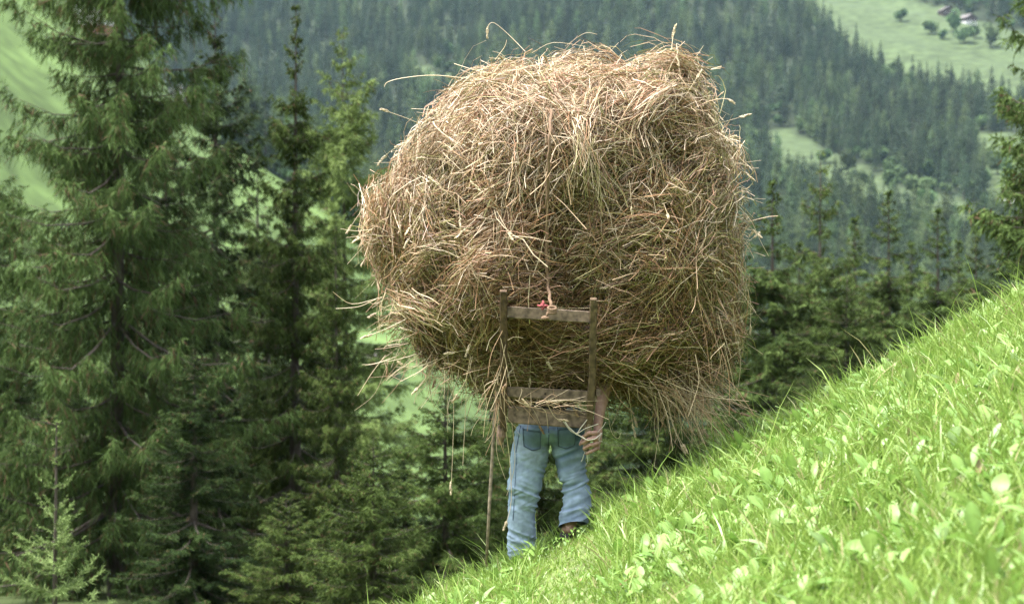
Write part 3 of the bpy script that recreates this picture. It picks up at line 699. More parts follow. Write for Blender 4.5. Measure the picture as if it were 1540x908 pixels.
# ------------------------------------------------------------------ the load of hay
HC = (842.0, 325.0); HY, HD = 17.55, 1.04
OUT = [(700, 132), (726, 120), (757, 104), (790, 112), (830, 106), (866, 86), (900, 102), (937, 108), (985, 100), (1016, 84), (1038, 100), (1050, 120), (1062, 155), (1074, 205), (1084, 265), (1085, 330), (1092, 400), (1097, 450), (1090, 505), (1072, 540),
       (1062, 565), (1040, 582), (1000, 584), (950, 578), (900, 578), (850, 585), (800, 582), (750, 570), (720, 562), (692, 550), (664, 530), (638, 505), (618, 475), (602, 442), (586, 410), (576, 375), (572, 335), (574, 302), (594, 278), (624, 236), (652, 188), (674, 152)]
_o = np.array(OUT, float); _oa = np.arctan2(-(_o[:, 1] - HC[1]), _o[:, 0] - HC[0]); _or = np.hypot(_o[:, 1] - HC[1], _o[:, 0] - HC[0])
_s = np.argsort(_oa); _oa, _or = _oa[_s], _or[_s]
_oa = np.concatenate([_oa - 2 * math.pi, _oa, _oa + 2 * math.pi]); _or = np.tile(_or, 3)
MP = 17.3 / FX
HCW = P(HC[0], HC[1], HY)
def frame_y(z):                                             # the carrying frame leans: lower end against the back, upper end outwards
    return np.interp(z, [P(0, 684, 16.7)[2], P(0, 640, 16.72)[2], P(0, 440, 16.36)[2]], [16.745, 16.70, 16.36])
def hay_surf(th, ph, k=1.0):
    """front pole at ph=0, rim at pi/2, back at pi"""
    Rr = np.interp(th, _oa, _or) * MP * k
    r = np.abs(np.sin(ph)) ** 0.70; dd = np.sign(np.cos(ph)) * np.abs(np.cos(ph)) ** 0.85
    p = np.stack([HCW[0] + np.cos(th) * Rr * r, HCW[1] - dd * HD * k, HCW[2] + np.sin(th) * Rr * r], -1)
    return p
def hay_lump(p):
    return 0.10 * vnoise(p, 1.7, 40) + 0.10 * vnoise(p, 4.2, 41) + 0.04 * vnoise(p, 9, 42) - 0.55 * np.clip(vnoise(p, 2.7, 43) - 0.2, 0, 1)
def clamp_frame(p, gap=0.05):
    sh = p.shape; q = p.reshape(-1, 3).copy()
    x0, x1 = P(742, 0, 16.6)[0], P(905, 0, 16.6)[0]; zt = P(0, 425, 16.42)[2]
    d = np.maximum(np.maximum(x0 - q[:, 0], q[:, 0] - x1), 0) + np.maximum(q[:, 2] - zt, 0)
    lim = frame_y(q[:, 2]) + gap - np.maximum(d - 0.02, 0) * 0.5
    q[:, 1] = np.maximum(q[:, 1], lim)
    return q.reshape(sh)
def hay():
    g = np.random.default_rng(8)
    root = thing('hay_load', 'huge shaggy heap of loose dry hay carried on the back', 'hay', tuple(HCW))
    inv = Matrix.Translation(-Vector(HCW))
    def put(name, me):
        o = link(name, me, root); o.matrix_parent_inverse = inv; return o
    # packed core
    nth, nph = 150, 80
    th, ph = np.meshgrid(np.arange(nth) / nth * 2 * math.pi, np.linspace(0.03, math.pi - 0.03, nph), indexing='ij')
    pc = hay_surf(th.ravel(), ph.ravel(), 1.0)
    rad = nrm(pc - HCW); lum = hay_lump(pc)
    pc = clamp_frame(pc + rad * (lum - 0.115)[:, None], 0.075)
    idx = lambda i, j: (i % nth) * nph + j
    Q = [(idx(i, j), idx(i + 1, j), idx(i + 1, j + 1), idx(i, j + 1)) for i in range(nth) for j in range(nph - 1)]
    V = np.concatenate([pc, [pc[0::nph].mean(0)], [pc[nph - 1::nph].mean(0)]]); e = nth * nph
    T = [(e, idx(i + 1, 0), idx(i, 0)) for i in range(nth)] + [(e + 1, idx(i, nph - 1), idx(i + 1, nph - 1)) for i in range(nth)]
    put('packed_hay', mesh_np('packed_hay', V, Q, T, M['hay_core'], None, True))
    bvh = BVHTree.FromPolygons([tuple(v) for v in V], [tuple(q) for q in Q] + [tuple(t) for t in T])
    # loose stalks over it
    def stalks(n, L0, L1, layer0, layer1, w0, w1, sides, lift, straight, seed, wad=0, phmax=2.2, tint=0.0):
        g = np.random.default_rng(seed)
        th = g.uniform(0, 2 * math.pi, n * 3); ph = g.uniform(0.02, phmax, n * 3)
        e = 0.02
        p = hay_surf(th, ph); a = hay_surf(th + e, ph) - hay_surf(th - e, ph); b = hay_surf(th, np.minimum(ph + e, math.pi)) - hay_surf(th, np.maximum(ph - e, 0.001))
        nn = np.cross(a, b); area = np.linalg.norm(nn, axis=1); nn = nrm(nn); out = nrm(p - HCW)
        nn = np.where((nn * out).sum(1, keepdims=True) < 0, -nn, nn); nn = nrm(nn + 0.5 * out)
        pr = area / np.percentile(area, 90); k = np.where(g.random(n * 3) < pr)[0][:n]
        p, nn = p[k], nn[k]; n = len(k)
        lum = hay_lump(p); lay = g.uniform(layer0, layer1, n)
        p = p + nn * (lum + lay)[:, None]
        # combed direction: runs across the load, sloping by a slowly changing angle
        hx = nrm(np.cross(UP[None], nn)); hx = np.where(np.abs(nn[:, 2:]) > 0.97, np.array([1.0, 0, 0]), hx); hz = np.cross(nn, hx)
        ang = 1.3 * vnoise(p, 1.1, 50) + 1.3 * vnoise(p, 3.4, 51) + g.normal(0, 0.65, n)
        right = np.clip((p[:, 0] - HCW[0]) / 1.2, -1, 1)
        ang = ang - 0.45 * right
        flip = np.where(g.random(n) < 0.5, 1.0, -1.0)
        wild = g.random(n) < 0.3; ang = np.where(wild, g.uniform(0, 6.28, n), ang)
        d = (hx * np.cos(ang)[:, None] + hz * np.sin(ang)[:, None]) * flip[:, None]
        d = nrm(d + nn * g.normal(0.0, lift, n)[:, None])
        if wad:
            own = np.arange(n) % wad; p = p[own] + nrm(d[own]) * g.normal(0, 0.07, n)[:, None] + np.cross(nn[own], d[own]) * g.normal(0, 0.045, n)[:, None] + nn[own] * g.uniform(-0.06, 0.075, n)[:, None]
            nn = nn[own]; d = nrm(d[own] + g.normal(0, 0.20, (n, 3)))
        L = g.uniform(L0, L1, n) * g.uniform(0.6, 1.1, n)
        K = 7; s = np.linspace(-0.5, 0.5, K)
        bd = nrm(g.normal(size=(n, 3))) * (g.normal(0, straight, n) * L)[:, None] - nn * (0.16 * L)[:, None] * 0.8
        kink = nrm(g.normal(size=(n, 3))) * (g.normal(0, 0.10, n) * L)[:, None]
        q = p[:, None] + d[:, None] * (L[:, None] * s)[..., None] + bd[:, None] * ((s * s - 0.08) * 2.2)[None, :, None] + kink[:, None] * (np.maximum(s - 0.1, 0) * 1.6)[None, :, None]
        q += (np.cumsum(g.normal(0, 0.012, (n, K, 3)), 1) - 0.0) * (L / 0.4)[:, None, None]
        q[..., 2] -= 0.22 * (L[:, None] * np.abs(s) ** 2 * 2)
        q = clamp_frame(q, 0.022)
        W = (1.38 * g.uniform(w0, w1, n)[:, None]) * np.linspace(1, 0.55, K)[None]
        Vs, Qs = strips(q, W, g, sides)
        # colours of dried plants: straw, tan, rust brown, olive
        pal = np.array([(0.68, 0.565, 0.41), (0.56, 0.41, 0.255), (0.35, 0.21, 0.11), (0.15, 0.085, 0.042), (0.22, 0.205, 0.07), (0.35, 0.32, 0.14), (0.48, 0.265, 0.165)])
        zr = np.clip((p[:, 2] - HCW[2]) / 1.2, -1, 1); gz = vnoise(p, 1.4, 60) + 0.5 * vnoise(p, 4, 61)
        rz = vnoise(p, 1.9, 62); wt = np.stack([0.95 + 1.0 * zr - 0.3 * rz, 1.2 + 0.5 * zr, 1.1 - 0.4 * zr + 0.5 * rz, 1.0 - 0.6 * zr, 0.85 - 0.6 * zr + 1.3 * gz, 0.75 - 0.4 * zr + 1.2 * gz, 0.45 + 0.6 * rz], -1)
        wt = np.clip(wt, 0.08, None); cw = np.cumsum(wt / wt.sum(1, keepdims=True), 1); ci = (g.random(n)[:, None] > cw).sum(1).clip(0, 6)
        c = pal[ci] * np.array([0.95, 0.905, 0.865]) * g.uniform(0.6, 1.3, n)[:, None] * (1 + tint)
        C = np.repeat(c, K * sides, 0)
        return Vs, Qs, C
    mb = MB()
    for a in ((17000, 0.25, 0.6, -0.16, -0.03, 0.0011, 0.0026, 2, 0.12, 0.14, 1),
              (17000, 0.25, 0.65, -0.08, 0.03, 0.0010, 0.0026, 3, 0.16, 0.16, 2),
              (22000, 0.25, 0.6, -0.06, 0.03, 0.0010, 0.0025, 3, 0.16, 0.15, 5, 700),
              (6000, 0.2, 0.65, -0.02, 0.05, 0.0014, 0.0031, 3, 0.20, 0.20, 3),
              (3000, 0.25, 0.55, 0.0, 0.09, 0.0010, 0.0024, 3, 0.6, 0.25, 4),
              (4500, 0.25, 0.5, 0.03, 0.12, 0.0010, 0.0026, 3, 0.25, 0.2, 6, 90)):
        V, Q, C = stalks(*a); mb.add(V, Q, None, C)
    o = put('loose_stalks', mb.mesh('loose_stalks', M['hay'])); o['kind'] = 'stuff'
    # stray stalks and hanging wisps, some with seed heads
    mb = MB(); hd = MB()
    def stray(pts, w=0.0022, head=0.0, c=(0.60, 0.48, 0.31)):
        pts = np.asarray(pts, float); tq = np.linspace(0, 1, len(pts)); tf = np.linspace(0, 1, max(7, 3 * len(pts)))
        # smooth through the points
        q = np.stack([np.interp(tf, tq, pts[:, k]) for k in range(3)], -1)
        for _ in range(2): q[1:-1] = (q[:-2] + 2 * q[1:-1] + q[2:]) / 4
        c = np.array(c) * g.uniform(0.8, 1.15); mb.tube(q, np.linspace(w, w * 0.6, len(q)), 4, c)
        if head:
            d = nrm(q[-1] - q[-3]); m = 26
            for i in range(m):
                a = q[-1] - d * head * (1 - i / m); sd = nrm(g.normal(size=3)); b = a + d * 0.02 + sd * 0.010 * (1.2 - 0.6 * i / m)
                hd.tube([a, (a + b) / 2 + sd * 0.002, b], [0.0015, 0.0042, 0.001], 4, np.array(c) * g.uniform(0.75, 1.1))
    Y = 16.9
    for pl, hdl in (([(790, 78), (768, 55), (742, 32), (733, 38), (733, 55)], 0.07), ([(1010, 75), (1012, 55), (1016, 38)], 0.10), ([(700, 118), (650, 112), (600, 118), (580, 124), (578, 131)], 0), ([(1075, 150), (1092, 148), (1104, 155)], 0.06),
                    ([(640, 190), (612, 178), (575, 165)], 0.05), ([(610, 215), (585, 228), (568, 248)], 0.09), ([(560, 310), (548, 290), (556, 280), (580, 275)], 0), ([(560, 345), (535, 348), (512, 344)], 0.0), ([(565, 450), (540, 462), (505, 464)], 0.0),
                    ([(1100, 240), (1112, 222), (1104, 252)], 0.0), ([(1100, 300), (1130, 330), (1142, 360), (1156, 385)], 0.0), ([(1110, 400), (1130, 450), (1128, 500)], 0.06), ([(1075, 400), (1110, 432), (1137, 470)], 0.0), ([(1100, 480), (1116, 540), (1108, 595)], 0.03),
                    ([(850, 70), (880, 48), (898, 52)], 0), ([(800, 80), (830, 62), (880, 70)], 0), ([(745, 90), (760, 70), (762, 60)], 0.0), ([(1085, 100), (1066, 105), (1084, 103)], 0.0), ([(683, 96), (720, 108), (750, 112)], 0),
                    ([(680, 560), (683, 600), (681, 680), (678, 742)], 0.09), ([(702, 560), (700, 620), (696, 700)], 0), ([(690, 565), (672, 610), (676, 635)], 0.0), ([(655, 545), (640, 570), (622, 590)], 0.05), ([(610, 480), (580, 495), (545, 508)], 0.08),
                    ([(580, 440), (568, 470), (572, 500)], 0), ([(640, 540), (618, 556), (600, 545)], 0.04), ([(725, 570), (735, 610), (712, 640), (708, 655)], 0.0), ([(900, 575), (913, 610), (918, 650), (930, 662), (934, 650)], 0.0), ([(945, 582), (950, 630), (955, 655)], 0.09),
                    ([(985, 590), (992, 640), (984, 700)], 0.0), ([(1000, 600), (1015, 650), (1030, 680)], 0.07), ([(930, 580), (936, 600), (920, 640)], 0), ([(760, 640), (768, 700), (770, 760), (758, 795)], 0.06), ([(750, 620), (745, 680), (760, 720)], 0), ([(764, 600), (772, 650), (776, 700), (762, 745)], 0)):
        stray([P(a, b, Y + g.uniform(-0.25, 0.15)) for a, b in pl][:1] + [P(a, b, Y - 0.05) for a, b in pl][1:], g.uniform(0.0018, 0.003), hdl)
    # random flyaways round the rim
    for i in range(800):
        th_ = g.uniform(0, 6.283); p = hay_surf(np.array([th_]), np.array([g.uniform(1.0, 1.9)]))[0]; out = nrm(p - HCW)
        d = nrm(out * 0.5 + g.normal(size=3) * 0.75); l = g.uniform(0.08, 0.36); p = p - out * 0.03
        stray([p, p + d * l * 0.5, p + d * l + g.normal(size=3) * 0.05 - UP * 0.35 * l], g.uniform(0.0012, 0.0024), 0.07 if g.random() < 0.10 else 0)
    # seed heads lying on the face
    for i in range(90):
        p = hay_surf(np.array([g.uniform(0, 6.283)]), np.array([g.uniform(0.2, 1.5)]))[0]; p = clamp_frame(p[None] + nrm(p - HCW) * 0.06, 0.02)[0]
        d = nrm(g.normal(size=3) * np.array([1, 0.3, 1]) - UP * 0.5); stray([p, p + d * 0.12 - np.array([0, 0.02, 0]), p + d * 0.25], 0.0018, g.uniform(0.05, 0.09))
    # hanging bunch on the lower right, wisps below the whole underside, wisps along the left post
    def hanging(n, x0, x1, y0, y1, ex, ey, l0, l1, yy, c=None):
        for i in range(n):
            a = np.array([g.uniform(x0, x1), g.uniform(y0, y1)]); l = g.uniform(l0, l1); e = a + np.array([ex, ey]) * l + g.normal(0, 24, 2)
            m = (a + e) / 2 + g.normal(0, 7, 2); d = yy + g.uniform(-0.35, 0.35)
            pal = ((0.55, 0.42, 0.27), (0.40, 0.25, 0.14), (0.46, 0.36, 0.21), (0.30, 0.19, 0.10))
            stray([P(*a, d), P(*m, d), P(*e, d)], g.uniform(0.0014, 0.0028), 0.06 if g.random() < 0.06 else 0, pal[g.integers(0, 4)] if c is None else c)
    hanging(140, 900, 1060, 545, 590, 0.80, 0.55, 30, 100, 16.95)
    hanging(70, 990, 1062, 545, 610, 0.25, 0.95, 20, 65, 16.95)
    hanging(110, 975, 1055, 570, 600, 0.40, 0.92, 30, 85, 16.95)
    hanging(40, 1030, 1095, 420, 540, 0.15, 0.98, 30, 110, 16.75)
    hanging(70, 640, 760, 530, 570, -0.2, 0.97, 12, 55, 17.0)
    hanging(55, 575, 650, 440, 550, -0.75, 0.5, 15, 60, 17.2)
    hanging(20, 749, 764, 470, 610, 0.02, 1.0, 30, 75, 16.66)
    hanging(26, 744, 764, 570, 630, -0.02, 1.0, 20, 60, 16.68)
    hanging(70, 768, 850, 598, 613, 0.97, 0.05, 15, 55, 16.74)
    o = put('stray_stalks', mb.mesh('stray_stalks', M['hay'])); o['kind'] = 'stuff'
    o = put('seed_heads', hd.mesh('seed_heads', M['hay'])); o['kind'] = 'stuff'
    return bvh
HAY_BVH = hay()

# ------------------------------------------------------------------ carrying frame
def frame():
    root = thing('carrying_frame', 'weathered wooden back frame with two posts and three rails holding up the hay', 'carrying frame', tuple(P(820, 640, 16.7)))
    inv = Matrix.Translation(-Vector(P(820, 640, 16.7)))
    MB.wob = 0.0011
    c1 = (0.092, 0.058, 0.034); c2 = (0.150, 0.108, 0.074); c3 = (0.185, 0.130, 0.098)
    def put(name, mb, par=None, smooth=False):
        o = link(name, mb.mesh(name, M['wood'], smooth), root if par is None else par)
        o.matrix_parent_inverse = inv if par is None else Matrix.Identity(4)
        return o
    fy = lambda py: np.interp(py, [440, 640, 690], [16.36, 16.70, 16.75])
    def pt(px, py, dy=0.0): return P(px, py, fy(py) + dy)
    mb = MB(); mb.box(pt(757, 437), pt(758, 560), (0, -1, 0), 0.052, 0.045, 0.008, c1); mb.box(pt(758, 560), pt(756, 648), (0, -1, 0), 0.0515, 0.0445, 0.008, c1)
    mb.tube([pt(755, 640), pt(753, 655), pt(752, 668)], [0.026, 0.034, 0.018], 9, (0.24, 0.16, 0.12)); put('post', mb)
    mb = MB(); mb.box(pt(892.5, 449), pt(891, 560), (0, -1, 0), 0.050, 0.045, 0.007, (0.118, 0.080, 0.048)); mb.box(pt(891, 560), pt(886, 640), (0, -1, 0), 0.0495, 0.0445, 0.007, (0.118, 0.080, 0.048))
    mb.tube([pt(886, 636), pt(883.5, 655), pt(881, 676), pt(880.5, 679)], [0.024, 0.023, 0.023, 0.012], 10, (0.25, 0.19, 0.13)); put('post', mb)
    mb = MB(); mb.box(pt(760, 469, 0.012), pt(890, 477, 0.012), (0, 0, 1), 0.03, 0.082, 0.006, c2); put('rail', mb)
    mb = MB(); mb.box(pt(763, 589, 0.012), pt(898, 596, 0.012), (0, 0, 1), 0.03, 0.075, 0.006, c2); r = put('rail', mb)
    mb = MB(); mb.tube([pt(820, 592, -0.006), pt(820, 592, -0.0045)], 0.008, 8, (0.03, 0.02, 0.015)); put('peg_hole_shade', mb, r)  # dark disc on the rail, shade of an opening put into colour
    mb = MB(); mb.box(pt(898, 590, 0.02), pt(900, 590, -0.01), (0, 0, 1), 0.03, 0.05, 0.006, c2); put('peg', mb)
    mb = MB(); mb.box(pt(764, 623, 0.03), pt(888, 632, 0.03), (0, 0, 1), 0.025, 0.118, 0.007, c3); put('back_board', mb)
    MB.wob = 0.0
    return pt
FP = frame()

M['rope'] = mat_noise('hemp_rope', (0.13, 0.08, 0.05), (0.27, 0.175, 0.11), (120, 120, 300), 0.9)
M['red_cloth'] = mat_noise('red_cloth', (0.20, 0.04, 0.045), (0.32, 0.08, 0.08), (60, 60, 60), 0.8)
M['twine'] = mat_noise('pale_twine', (0.42, 0.36, 0.27), (0.66, 0.60, 0.49), (200, 200, 200), 0.85)
def rope():
    pts = []
    for px, py in ((829, 165), (827, 200), (825, 240), (823, 290), (822, 340), (822, 390), (824, 430), (828, 455), (830, 466)):
        d = Vector(P(px, py, 1.0)).normalized(); h = HAY_BVH.ray_cast(Vector((0, 0, 0)), d)
        y = (h[0].y if h[0] is not None else 16.5) - 0.27
        y = min(y, 16.31 if py > 440 else y); pts.append(P(px, py, y))
    pts = np.array(pts); tf = np.linspace(0, 8, 50); q = np.stack([np.interp(tf, np.arange(9), pts[:, k]) for k in range(3)], -1)
    for _ in range(4): q[1:-1] = (q[:-2] + 2 * q[1:-1] + q[2:]) / 4
    q = q + np.stack([0.004 * np.sin(tf * 9), 0 * tf, 0 * tf], -1)
    mb = MB(); mb.tube(q, 0.0115, 7)
    o = link('rope', mb.mesh('rope', M['rope'], True)); tag(o, 'brown rope running down the middle of the hay to the top rail', 'rope')
    mb = MB(); e = q[-1]
    for k in range(3): mb.tube([e + np.array([0.028 * math.cos(a), -0.004 + 0.026 * math.sin(a) * 0.4 - 0.012, 0.012 * (k - 1) + 0.012 * math.sin(a)]) for a in np.linspace(0, 6.2, 14)], 0.009, 6)
    mb.tube([e, e + (-0.03, -0.02, -0.02), e + (-0.04, -0.025, -0.05)], [0.009, 0.009, 0.005], 6); mb.ball(e + np.array([-0.045, -0.02, -0.055]), (0.03, 0.014, 0.017))
    link('knot', mb.mesh('knot', M['rope'], True), o)
    g = np.random.default_rng(3); mb = MB(); c = P(818, 460, 16.31)
    for k in range(9):
        d = nrm(g.normal(size=3) * np.array([1, 0.3, 0.6])); mb.tube([c, c + d * 0.014, c + d * 0.026 + g.normal(size=3) * 0.012], [0.008, 0.010, 0.006], 5)
    link('red_tie', mb.mesh('red_tie', M['red_cloth'], True), o)
rope()
def twine():
    mb = MB(); y = 16.66
    def line(pl, w=0.005, dy=0.0):
        p = np.array([P(a, b, y + d + dy) for a, b, d in pl]); tf = np.linspace(0, len(p) - 1, 6 * len(p)); q = np.stack([np.interp(tf, np.arange(len(p)), p[:, k]) for k in range(3)], -1)
        for _ in range(3): q[1:-1] = (q[:-2] + 2 * q[1:-1] + q[2:]) / 4
        mb.tube(q, w * 0.55, 5)
    line([(848, 631, 0), (855, 642, -0.01), (866, 652, -0.02), (878, 658, -0.05)], 0.008); line([(847, 633, 0.01), (858, 648, 0), (868, 653, -0.02)], 0.006)
    line([(868, 652, -0.02), (874, 642, -0.02), (882, 632, 0), (886, 626, 0.01)], 0.007); line([(868, 652, -0.03), (880, 644, -0.02), (892, 640, -0.01), (900, 637, 0)], 0.006)
    line([(872, 655, -0.04), (884, 662, -0.09), (895, 660, -0.08), (905, 651, -0.02)], 0.008); line([(898, 650, -0.02), (908, 640, 0), (911, 634, 0.01)], 0.004); line([(905, 651, -0.02), (900, 662, -0.05), (906, 664, -0.03)], 0.005)
    line([(880, 678, 0), (876, 690, 0), (874, 694, 0)], 0.004); line([(882, 678, 0), (884, 694, -0.01), (880, 700, 0)], 0.003)
    mb.ball(P(868, 652, y - 0.02), 0.010)
    o = link('twine', mb.mesh('twine', M['twine'], True)); tag(o, 'pale frayed twine tied round the right post end at the fist', 'twine')
twine()
def stick():
    mb = MB(); p = [P(752, 520, 16.98), P(748, 575, 16.96), P(743, 640, 16.93), (P(737, 740, 16.9)), P(731, 852, 16.86)]
    mb.tube(p, [0.0125, 0.0125, 0.012, 0.012, 0.010], 9, (0.27, 0.21, 0.15))
    o = link('walking_stick', mb.mesh('walking_stick', M['wood'], True)); tag(o, 'long thin wooden walking stick set on the ground left of the jeans', 'walking stick')
stick()

# ------------------------------------------------------------------ the man
def remesh(mb, name, voxel, smooth=3):
    me = mb.mesh(name + '_raw', None); o = bpy.data.objects.new(name + '_raw', me); COL.objects.link(o)
    m = o.modifiers.new('r', 'REMESH'); m.mode = 'VOXEL'; m.voxel_size = voxel
    if smooth: s = o.modifiers.new('s', 'SMOOTH'); s.iterations = smooth; s.factor = 0.5
    dg = bpy.context.evaluated_depsgraph_get(); r = bpy.data.meshes.new_from_object(o.evaluated_get(dg)); r.name = name
    bpy.data.objects.remove(o); bpy.data.meshes.remove(me)
    r.polygons.foreach_set('use_smooth', np.ones(len(r.polygons), bool))
    return r
def coords(me):
    a = np.zeros(len(me.vertices) * 3, np.float32); me.vertices.foreach_get('co', a); return a.reshape(-1, 3).astype(float)
def normals(me):
    a = np.zeros(len(me.vertices) * 3, np.float32); me.vertices.foreach_get('normal', a); return a.reshape(-1, 3).astype(float)
def set_coords(me, c): me.vertices.foreach_set('co', c.astype(np.float32).ravel()); me.update()
def set_col(me, c):
    a = me.color_attributes.new('Col', 'FLOAT_COLOR', 'POINT') if 'Col' not in me.color_attributes else me.color_attributes['Col']
    q = np.ones((len(me.vertices), 4), np.float32); q[:, :3] = c; a.data.foreach_set('color', q.ravel())

M['skin'] = mat_noise('skin', (0.30, 0.165, 0.12), (0.44, 0.275, 0.215), (40, 40, 40), 0.5, 0.1)
M['denim'] = mat_attr('faded_denim', 0.85, 0, spec=0.15, noise=0.20, nscale=17)
M['leather'] = mat_noise('brown_leather', (0.12, 0.068, 0.042), (0.26, 0.16, 0.10), (25, 25, 25), 0.6, 0.3)
M['rubber'] = mat_noise('dark_rubber', (0.018, 0.016, 0.015), (0.045, 0.04, 0.036), (30, 30, 30), 0.8)
M['shirt'] = mat_noise('dark_shirt', (0.025, 0.022, 0.02), (0.05, 0.045, 0.04), (30, 30, 30), 0.9)
M['hair'] = mat_noise('brown_hair', (0.03, 0.02, 0.012), (0.08, 0.05, 0.03), (80, 80, 20), 0.6)
M['nail'] = mat_noise('nails', (0.52, 0.34, 0.28), (0.62, 0.43, 0.36), (40, 40, 40), 0.35)

def man():
    y0 = 17.02
    hipL, kneeL, ankL = P(801, 662, y0), P(791, 746, y0 - 0.02), P(787, 836, y0 + 0.05)
    hipR, kneeR, ankR = P(853, 662, y0), P(864, 732, y0 - 0.03), P(858, 794, y0 - 0.10)
    toeL = ankL + np.array([-0.02, 0.20, -0.05]); heelR = P(853, 798, 16.93); toeR = P(860, 818, 17.10)
    pel = P(827, 632, y0 + 0.03); waist = P(828, 590, y0 + 0.05); chest = P(829, 530, y0 + 0.12); neck = P(829, 482, y0 + 0.22); head = P(829, 455, y0 + 0.29)
    shL, shR = P(785, 497, y0 + 0.12), P(874, 497, y0 + 0.12)
    elR, wrR = P(911, 566, y0 - 0.10), P(899, 638, 16.76)
    elL, wrL = P(752, 565, y0 + 0.12), P(752, 535, 16.99)
    b = MB()
    b.limb([hipL, kneeL, ankL], [0.082, 0.056, 0.040]); b.limb([ankL + (0, 0, -0.03), toeL], [0.042, 0.03]); b.limb([hipR, kneeR, ankR], [0.082, 0.056, 0.040]); b.limb([ankR, toeR], [0.038, 0.03])
    b.limb([hipL, pel, hipR], [0.10, 0.11, 0.10]); b.limb([pel + (-0.06, 0, 0), waist + (-0.04, 0, 0), chest + (-0.06, 0, 0)], [0.11, 0.105, 0.125]); b.limb([pel + (0.06, 0, 0), waist + (0.04, 0, 0), chest + (0.06, 0, 0)], [0.11, 0.105, 0.125])
    b.limb([shL, chest + (0, 0, 0.10), shR], [0.065, 0.10, 0.065]); b.limb([chest + (0, 0, 0.1), neck, head], [0.07, 0.058, 0.07])
    b.ball(head + (0, 0.01, 0.02), (0.078, 0.098, 0.108)); b.cap(head + (0, 0.105, -0.005), head + (0, 0.095, 0.025), 0.018, 0.012)       # skull, nose
    for s in (-1, 1): b.ball(head + np.array([s * 0.078, 0, 0.0]), (0.012, 0.022, 0.034)); b.ball(head + np.array([s * 0.03, 0.088, 0.028]), (0.016, 0.012, 0.011))
    b.cap(head + (-0.02, 0.094, -0.045), head + (0.02, 0.094, -0.045), 0.009, 0.009)
    b.limb([shR, elR, wrR], [0.062, 0.049, 0.034]); b.limb([(elR * 0.7 + wrR * 0.3)], [0.047]); b.limb([shL, elL, wrL], [0.060, 0.045, 0.031])
    b.cap(elR * 0.78 + wrR * 0.22, elR * 0.42 + wrR * 0.58, 0.053, 0.044)
    # right hand: palm on the outer side of the post end, four fingers closed round it from the right, thumb behind it
    K = lambda px, py, y: P(px, py, y)
    b.limb([wrR, K(899, 650, 16.745), K(898, 664, 16.725)], [0.030, 0.034, 0.030])
    b.cap(K(898, 652, 16.71), K(897, 672, 16.70), 0.026, 0.022); b.cap(K(900, 651, 16.735), K(898, 673, 16.73), 0.024, 0.021)
    for k1, k2, k3, r in (((896, 651, 16.665), (886, 651, 16.635), (876.5, 657, 16.665), 0.0155), ((897, 659, 16.660), (886, 660.5, 16.628), (876, 666, 16.660), 0.0158),
                          ((897, 667, 16.662), (887.5, 669.5, 16.632), (878.5, 674, 16.665), 0.0152), ((896, 674.5, 16.672), (889, 678.5, 16.645), (882, 682, 16.672), 0.0140)):
        b.limb([K(899, k1[1] - 0.5, 16.70), K(*k1), K(*k2), K(*k3)], [r * 1.12, r * 1.08, r, r * 0.82], 10)
    b.limb([K(897, 650, 16.75), K(888, 652, 16.79), K(876, 662, 16.775), K(872.5, 668, 16.755)], [0.019, 0.016, 0.0135, 0.011], 10)
    # left hand round the stick
    b.limb([wrL, wrL + (0.0, -0.02, 0.05)], [0.03, 0.032])
    sx = P(750.5, 545, 16.97)
    for i in range(4):
        zq = 0.09 - i * 0.021; q = P(752, 545, 16.97); b.limb([q + (0.02, 0.02, zq), q + (0.028, -0.02, zq), q + (0.0, -0.032, zq), q + (-0.025, -0.012, zq)], [0.012, 0.011, 0.010, 0.008], 10)
    b.limb([q + (0.01, 0.03, 0.04), q + (-0.02, 0.02, 0.08), q + (-0.028, -0.005, 0.095)], [0.016, 0.013, 0.010], 10)
    me = remesh(b, 'person', 0.0042, 3)
    me.materials.append(M['skin'])
    man_o = link('person', me); tag(man_o, 'man seen from behind in faded blue jeans under the hay, fist on the frame', 'person')
    # shirt: torso and short sleeves
    b = MB()
    for s in (-1, 1): b.limb([pel + (s * 0.06, 0, 0.02), waist + (s * 0.045, 0, 0), chest + (s * 0.065, 0, 0)], [0.125, 0.118, 0.138])
    b.limb([shL, chest + (0, 0, 0.09), shR], [0.076, 0.112, 0.076]); b.limb([shR, shR * 0.45 + elR * 0.55], [0.072, 0.060]); b.limb([shL, shL * 0.45 + elL * 0.55], [0.072, 0.060])
    me = remesh(b, 'shirt', 0.009, 3); me.materials.append(M['shirt']); link('shirt', me, man_o)
    b = MB(); b.ball(head + (0, -0.012, 0.03), (0.088, 0.10, 0.108)); me = remesh(b, 'hair', 0.008, 1)
    c = coords(me); c += normals(me) * (0.006 * vnoise(c, 60, 3))[:, None]; set_coords(me, c); me.materials.append(M['hair']); link('hair', me, man_o)
    # jeans
    b = MB()
    def leg(pts, rad, e):
        for i in range(len(pts) - 1): b.cap(pts[i], pts[i + 1], rad[i], rad[i + 1], 20)
    leg([P(800, 662, y0), P(797, 690, y0 - 0.01), P(792.5, 712, y0 - 0.015), P(789, 732, y0 - 0.03), P(784.5, 770, y0 - 0.01), P(785, 800, y0 + 0.01), P(785, 826, y0 + 0.03), P(786, 846, y0 + 0.05)], [0.126, 0.124, 0.120, 0.115, 0.098, 0.096, 0.095, 0.092], 1)
    leg([P(854, 662, y0), P(857, 690, y0 - 0.01), P(861, 711, y0 - 0.02), P(865.5, 731, y0 - 0.03), P(867.5, 752, y0 - 0.05), P(866, 770, y0 - 0.07), P(860, 786, y0 - 0.085)], [0.119, 0.110, 0.097, 0.098, 0.094, 0.093, 0.094], 1)
